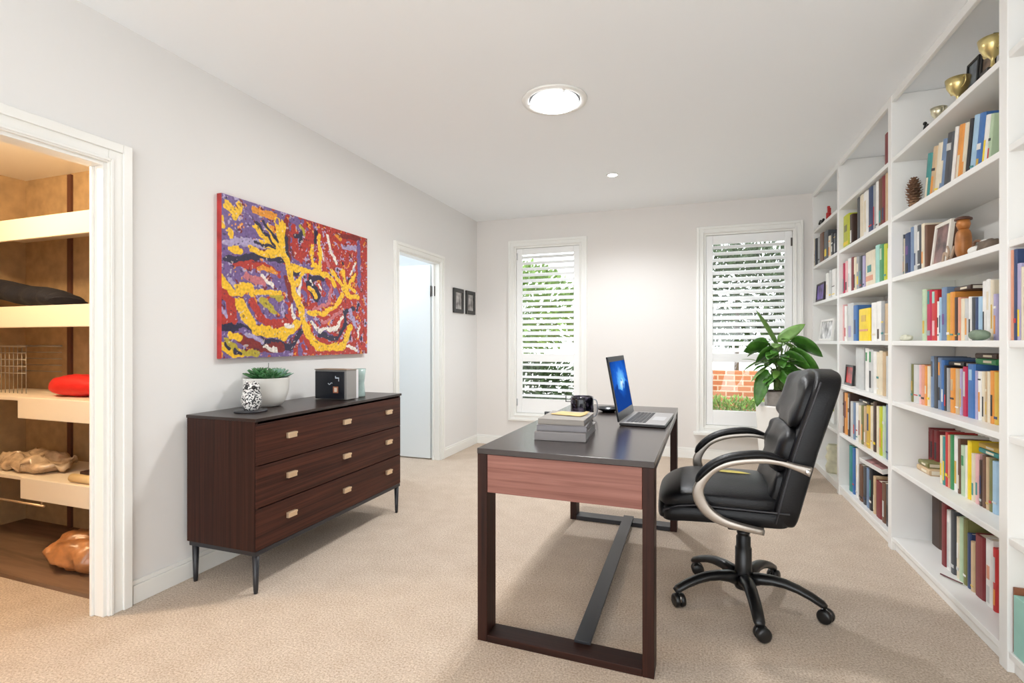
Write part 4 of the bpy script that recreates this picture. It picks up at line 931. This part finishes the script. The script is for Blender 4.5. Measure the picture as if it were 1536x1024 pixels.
# back
def lean(z): return .218*(z-.44)+.03*((z-.44)/.6)**2
def backfn(v):
    x, y, z = v
    rnd_ = 1-.10*max(0, (z-.90)/.2)**2
    return (x+lean(z)-.10*(y/.26)**2*.18, y*rnd_, z-.03*(y/.26)**2*max(0, (z-.8)/.3))
m = MB(); m.sball((.143, 0, .755), (.052, .262, .325), .22, backfn, 44, 30); m.build('back_shell', LE, ch)
def wr(amp, s_):
    def f(v):
        q = Vector(backfn(v)); n_ = noise.noise(Vector((v.y*9, v.z*14, s_)))
        if v.x < .12: q.x += amp*n_
        return q
    return f
m = MB(); m.sball((.098, 0, .955), (.044, .232, .118), .45, wr(.019, 1), 44, 24); m.build('headrest_cushion', LE, ch)
m = MB(); m.sball((.092, 0, .745), (.048, .235, .100), .45, wr(.028, 5), 44, 24); m.build('lumbar_cushion', LE, ch)
m = MB(); m.sball((.098, 0, .592), (.040, .235, .085), .4, wr(.014, 8), 40, 20); m.build('lower_cushion', LE, ch)
for s_ in (-1, 1):
    m = MB(); pts = [backfn((.112, s_*.2615, z_)) for z_ in (.46,.55,.65,.75,.85,.95,1.03,1.065)]; m.sweep(pts, (.0035,.0035), n=6); m.build('back_piping', M_SEAM, ch)
# arms
for s_ in (-1, 1):
    yy = s_*.298
    pts = bez([(.215,yy,.690),(.17,yy,.703),(.09,yy,.722),(0,yy,.718),(-.08,yy,.700),(-.145,yy,.665),(-.190,yy,.605),(-.196,yy,.555),(-.165,yy,.50),(-.105,yy,.462),(-.03,yy,.445),(.05,yy*.97,.432)], 5)
    n_ = len(pts); sec = []
    for i in range(n_):
        f = i/(n_-1)
        th1 = .019-.008*min(1, f/.12) if f < .12 else (.011+.013*math.exp(-((f-.66)/.18)**2))
        sec.append((.017, th1))
    m = MB(); m.sweep(pts, sec, n=16, square=True); m.build('arm_frame', M_SILVER, ch)
    pp = bez([(.13,yy,.727),(.06,yy,.744),(0,yy,.742),(-.08,yy,.724),(-.14,yy,.692),(-.185,yy,.648),(-.205,yy,.615)], 5)
    np_ = len(pp)
    m = MB(); m.sweep(pp, [(.030*(1-.45*abs(2*i/(np_-1)-1)**4), .017*(1-.6*abs(2*i/(np_-1)-1)**5)) for i in range(np_)], n=18); m.build('arm_pad', LE, ch)
    m = MB(); m.lathe([(0,0),(.010,0),(.010,.006),(.006,.009),(0,.009)], (0,0,0), 16, Matrix.Translation((.203, yy+s_*.0172, .692)) @ Matrix.Rotation(R(90)*(-s_), 4, 'X')); m.build('arm_bolt', M_CHROME, ch)
    m = MB(); m.sweep([(.203, yy, .69), (.203, s_*.245, .69)], (.012,.012), up=(0,0,1), n=12); m.sweep([(.035, yy*.95, .432), (.035, s_*.1, .425)], (.012,.006), up=(1,0,0), n=10); m.build('arm_bracket', M_SILVER, ch)
# mechanism and column
m = MB(); m.box(-.11,.13,-.10,.10,.405,.435); m.box(-.07,.08,-.055,.055,.345,.405); m.build('tilt_mechanism', M_PLASTIC, ch, bevel=.006)
m = MB(); m.lathe([(0,.07),(.036,.07),(.040,.08),(.040,.135),(.036,.16),(.0355,.255),(.031,.258),(.031,.305),(.026,.31),(.026,.318),(.029,.322),(.029,.33),(.024,.334),(.024,.35),(0,.35)], n=28); m.build('gas_column', M_PLASTIC, ch)
for k in range(5):
    a_ = R(-84+72*k); c_, s_ = math.cos(a_), math.sin(a_)
    pr = bez([(.03,.105),(.08,.128),(.15,.128),(.23,.112),(.29,.088),(.325,.068)], 4) if False else None
    P2 = [(.028,.112),(.07,.126),(.12,.131),(.17,.128),(.22,.116),(.27,.097),(.31,.076),(.325,.066)]
    pts = [(r_*c_, r_*s_, z_) for r_, z_ in P2]
    m = MB(); m.sweep(pts, [(.036,.030),(.033,.026),(.029,.022),(.027,.020),(.026,.018),(.025,.017),(.023,.016),(.017,.011)], up=(-s_, c_, 0), n=14); m.build('base_leg', M_PLASTIC, ch)
    cx, cy = .312*c_, .312*s_
    ang = [R(20), R(-35), R(60), R(10), R(-60)][k]
    Rm = Matrix.Translation((cx, cy, 0)) @ Matrix.Rotation(ang, 4, 'Z')
    m = MB(); m.lathe([(0,.030),(.006,.030),(.006,.072),(0,.072)], (0,0,0), 10, Rm)
    m.sweep([Rm @ Vector(p) for p in ((-.006,-.0,.052),(.010,0,.058),(.028,0,.048),(.034,0,.030))], (.010,.004), up=Rm.to_3x3() @ Vector((0,1,0)), n=10)
    cs = m.build('caster', M_CHROME if k in (1, 4) else M_PLASTIC, ch)
    for sg in (-1, 1):
        q = MB(); q.lathe([(0,0),(.024,0),(.029,.003),(.0305,.009),(.029,.020),(.020,.025),(0,.025)], (0,0,0), 22, Rm @ Matrix.Translation((.012, sg*.0015, .0308)) @ Matrix.Rotation(-sg*R(90), 4, 'X')); q.build('wheel', M_PLASTIC, cs)
m = MB(); m.leaf((0,0,.004), (1,0,.03), (0,1,0), .15, .045, .05, fold=.1, nl=8)
o = m.build('yellow_leaf', plain('leaf_yellow', (.55,.45,.08), .5, var=.3), None, (.105, 2.66, .574), (0, 0, R(-8)), solid=.0015, recalc=False); tag(o, 'yellow-green fallen leaf lying on the office chair seat', 'leaf')

# ------------------------------------------------------------------ tall plant by the window
px0 = (.68, 4.78)
tp = thing('potted_plant', 'broad-leaved green plant in a tall white pot by the right window', 'potted plant', (px0[0], px0[1], 0))
m = MB(); m.lathe([(0,0),(.125,0),(.135,.01),(.165,.35),(.182,.66),(.184,.675),(.172,.675),(.165,.62),(0,.60)], n=48); m.build('outer_pot', M_CERAMIC, tp)
m = MB()
m.box(-.13,.04,-.11,.06,.602,.79); m.build('inner_planter', plain('planter_grey', (.24,.22,.20), .5, var=.35), tp, (.02,-.02,0), bevel=.004)
m = MB(); m.box(-.125,.035,-.105,.055,.7902,.797); m.build('soil', M_SOIL, tp, (.02,-.02,0))
M_LF = plain('leaf_green', (.06,.19,.025), .38, var=.45); M_LF2 = plain('leaf_lightgreen', (.13,.27,.05), .4, var=.35); M_STEM = plain('stem_green', (.16,.26,.07), .5)
L1 = MB(); L2 = MB(); stm = MB()
rr = random.Random(12)
def lf(mb, base, tip, width, side, droop, fold=.12, wave=.03):
    base = Vector(base); tip = Vector(tip); d = tip-base
    stm.sweep(bez([(rr.uniform(-.05,.03), rr.uniform(-.06,.02), .797), (base.x*.45, base.y*.45, .85+(base.z-.85)*.6), tuple(base)], 5), (.003,.003), up=(.3,1,.2), n=6)
    mb.leaf(base, d, side, d.length*1.05, width, droop, fold, 9, wave=wave)
# positions in metres around the pot centre; -y side faces the room
lf(L2, (-.02,-.02,1.16), (-.17,.0,1.45), .075, (.6,.8,.2), .05, .25)
lf(L2, (-.02,-.03,1.20), (.16,-.08,1.34), .10, (-.3,.2,1), .1, .1)
lf(L1, (.08,-.05,1.22), (.30,-.10,1.11), .17, (.3,-1,.6), .45)
lf(L1, (.06,-.08,1.14), (.28,-.15,.96), .16, (.4,-1,.5), .4)
lf(L1, (.02,-.08,1.10), (.20,-.16,1.0), .15, (.3,-1,.7), .35)
lf(L1, (-.09,-.04,1.18), (-.28,-.08,1.14), .17, (-.3,-.9,.9), .35)
lf(L1, (-.06,-.08,1.14), (-.20,-.14,1.05), .14, (-.3,-1,.7), .3)
lf(L1, (-.11,-.07,.97), (-.19,-.14,.68), .12, (.9,-.3,.1), .2, .2)
lf(L2, (-.10,-.08,1.0), (-.23,-.10,.88), .09, (.6,-1,.3), .3)
lf(L1, (.02,-.06,1.02), (.12,-.2,.86), .12, (1,-.3,.2), .3)
for i in range(58):
    a_ = rr.uniform(0, 2*PI); r_ = rr.uniform(.02,.12); z_ = rr.uniform(.88,1.22); rad = rr.uniform(.10,.17)
    base = (math.cos(a_)*r_-.01, math.sin(a_)*r_-.03, z_)
    tip = (math.cos(a_)*(r_+rad)-.01, math.sin(a_)*(r_+rad)-.03, z_+rr.uniform(-.10,.07))
    lf(L1 if rr.random() < .65 else L2, base, tip, rr.uniform(.05,.10), (-math.sin(a_)+rr.uniform(-.3,.3), math.cos(a_), rr.uniform(-.5,.5)), rr.uniform(.2,.6))
L1.build('leaves', M_LF, tp, solid=.001, recalc=False); L2.build('pale_leaves', M_LF2, tp, solid=.001, recalc=False); stm.build('stems', M_STEM, tp)

# ------------------------------------------------------------------ ceiling lights
cx, cy = -.77, 2.93
cl_ = thing('ceiling_light', 'large round flush ceiling light with white trim ring', 'ceiling light', (cx, cy, CEIL))
m = MB(); m.lathe([(.150,-.002),(.158,-.014),(.188,-.010),(.192,-.0005),(.150,-.0005)], n=64); m.build('trim_ring', M_TRIM, cl_)
m = MB(); m.lathe([(.0,-.0006),(.150,-.0006),(.150,-.003),(.0,-.003)], n=48); m.build('dark_slot', plain('slot_grey', (.10,.10,.10), .4), cl_)
m = MB(); m.lathe([(0,-.030),(.10,-.029),(.135,-.024),(.141,-.014),(.135,-.0032),(0,-.0032)], n=48); m.build('diffuser', plain('diffuser_glow', (.9,.9,.9), .4, emit=(.93,.96,1), es=3.2), cl_)
for k in range(3):
    a_ = R(95+120*k); m = MB(); m.box(-.008,.008,.138,.155,-.018,-.003, Matrix.Rotation(a_, 4, 'Z')); m.build('clip', M_TRIM, cl_)
dl_ = thing('downlight', 'small round glowing recessed downlight nearer the windows', 'ceiling light', (-.65, 4.41, CEIL))
m = MB(); m.lathe([(.038,-.001),(.040,-.006),(.050,-.005),(.052,-.0005),(.038,-.0005)], n=32); m.build('trim_ring', M_TRIM, dl_)
m = MB(); m.lathe([(0,-.004),(.037,-.004),(.037,-.0006),(0,-.0006)], n=32); m.build('lens', plain('lens_glow', (1,1,1), .4, emit=(1,.97,.88), es=30), dl_)

def light(name, kind, loc, energy, col, size=.1, rot=None, spot=None):
    d = bpy.data.lights.new(name, kind); d.energy = energy; d.color = col
    if kind == 'AREA': d.shape = 'DISK'; d.size = size
    elif kind == 'SUN': d.angle = size
    else: d.shadow_soft_size = size
    if spot: d.spot_size = spot; d.spot_blend = .6
    o = bpy.data.objects.new(name, d); COL.objects.link(o); o.location = loc
    if rot: o.rotation_euler = rot
    return o
light('ceiling_lamp_light', 'AREA', (cx, cy, CEIL-.035), 17, (1, .99, .97), .27)
light('downlight_beam', 'SPOT', (-.65, 4.41, CEIL-.02), 50, (.93, .96, 1), .03, (0,0,0), R(150))
light('closet_lamp', 'POINT', (-3.2, 1.0, 2.14), 28, (1, .75, .46), .08)
light('hall_lamp', 'POINT', (-3.3, 4.2, 2.2), 14, (.90, .96, 1), .15)
light('sun', 'SUN', (0,0,8), 1.6, (1, .96, .88), R(1.5), (R(28), 0, R(-8)))

# ------------------------------------------------------------------ world
wd = bpy.data.worlds.new('sky'); scene.world = wd; wd.use_nodes = True
bg = wd.node_tree.nodes['Background']; bg.inputs[0].default_value = (.93, .97, 1, 1); bg.inputs[1].default_value = 2.3

cam = bpy.data.cameras.new('camera'); co = bpy.data.objects.new('camera', cam); COL.objects.link(co)
co.location = (0, 0, H); co.rotation_euler = (R(90), 0, YAW); cam.sensor_width = 36; cam.lens = 36*F/1536
cam.clip_start = .02
scene.camera = co
scene.view_settings.view_transform = 'Standard'; scene.view_settings.look = 'None'; scene.view_settings.gamma = 1
scene.view_settings.use_curve_mapping = False; scene.view_settings.exposure = 0.84
scene.cycles.diffuse_bounces = 8; scene.cycles.max_bounces = 14
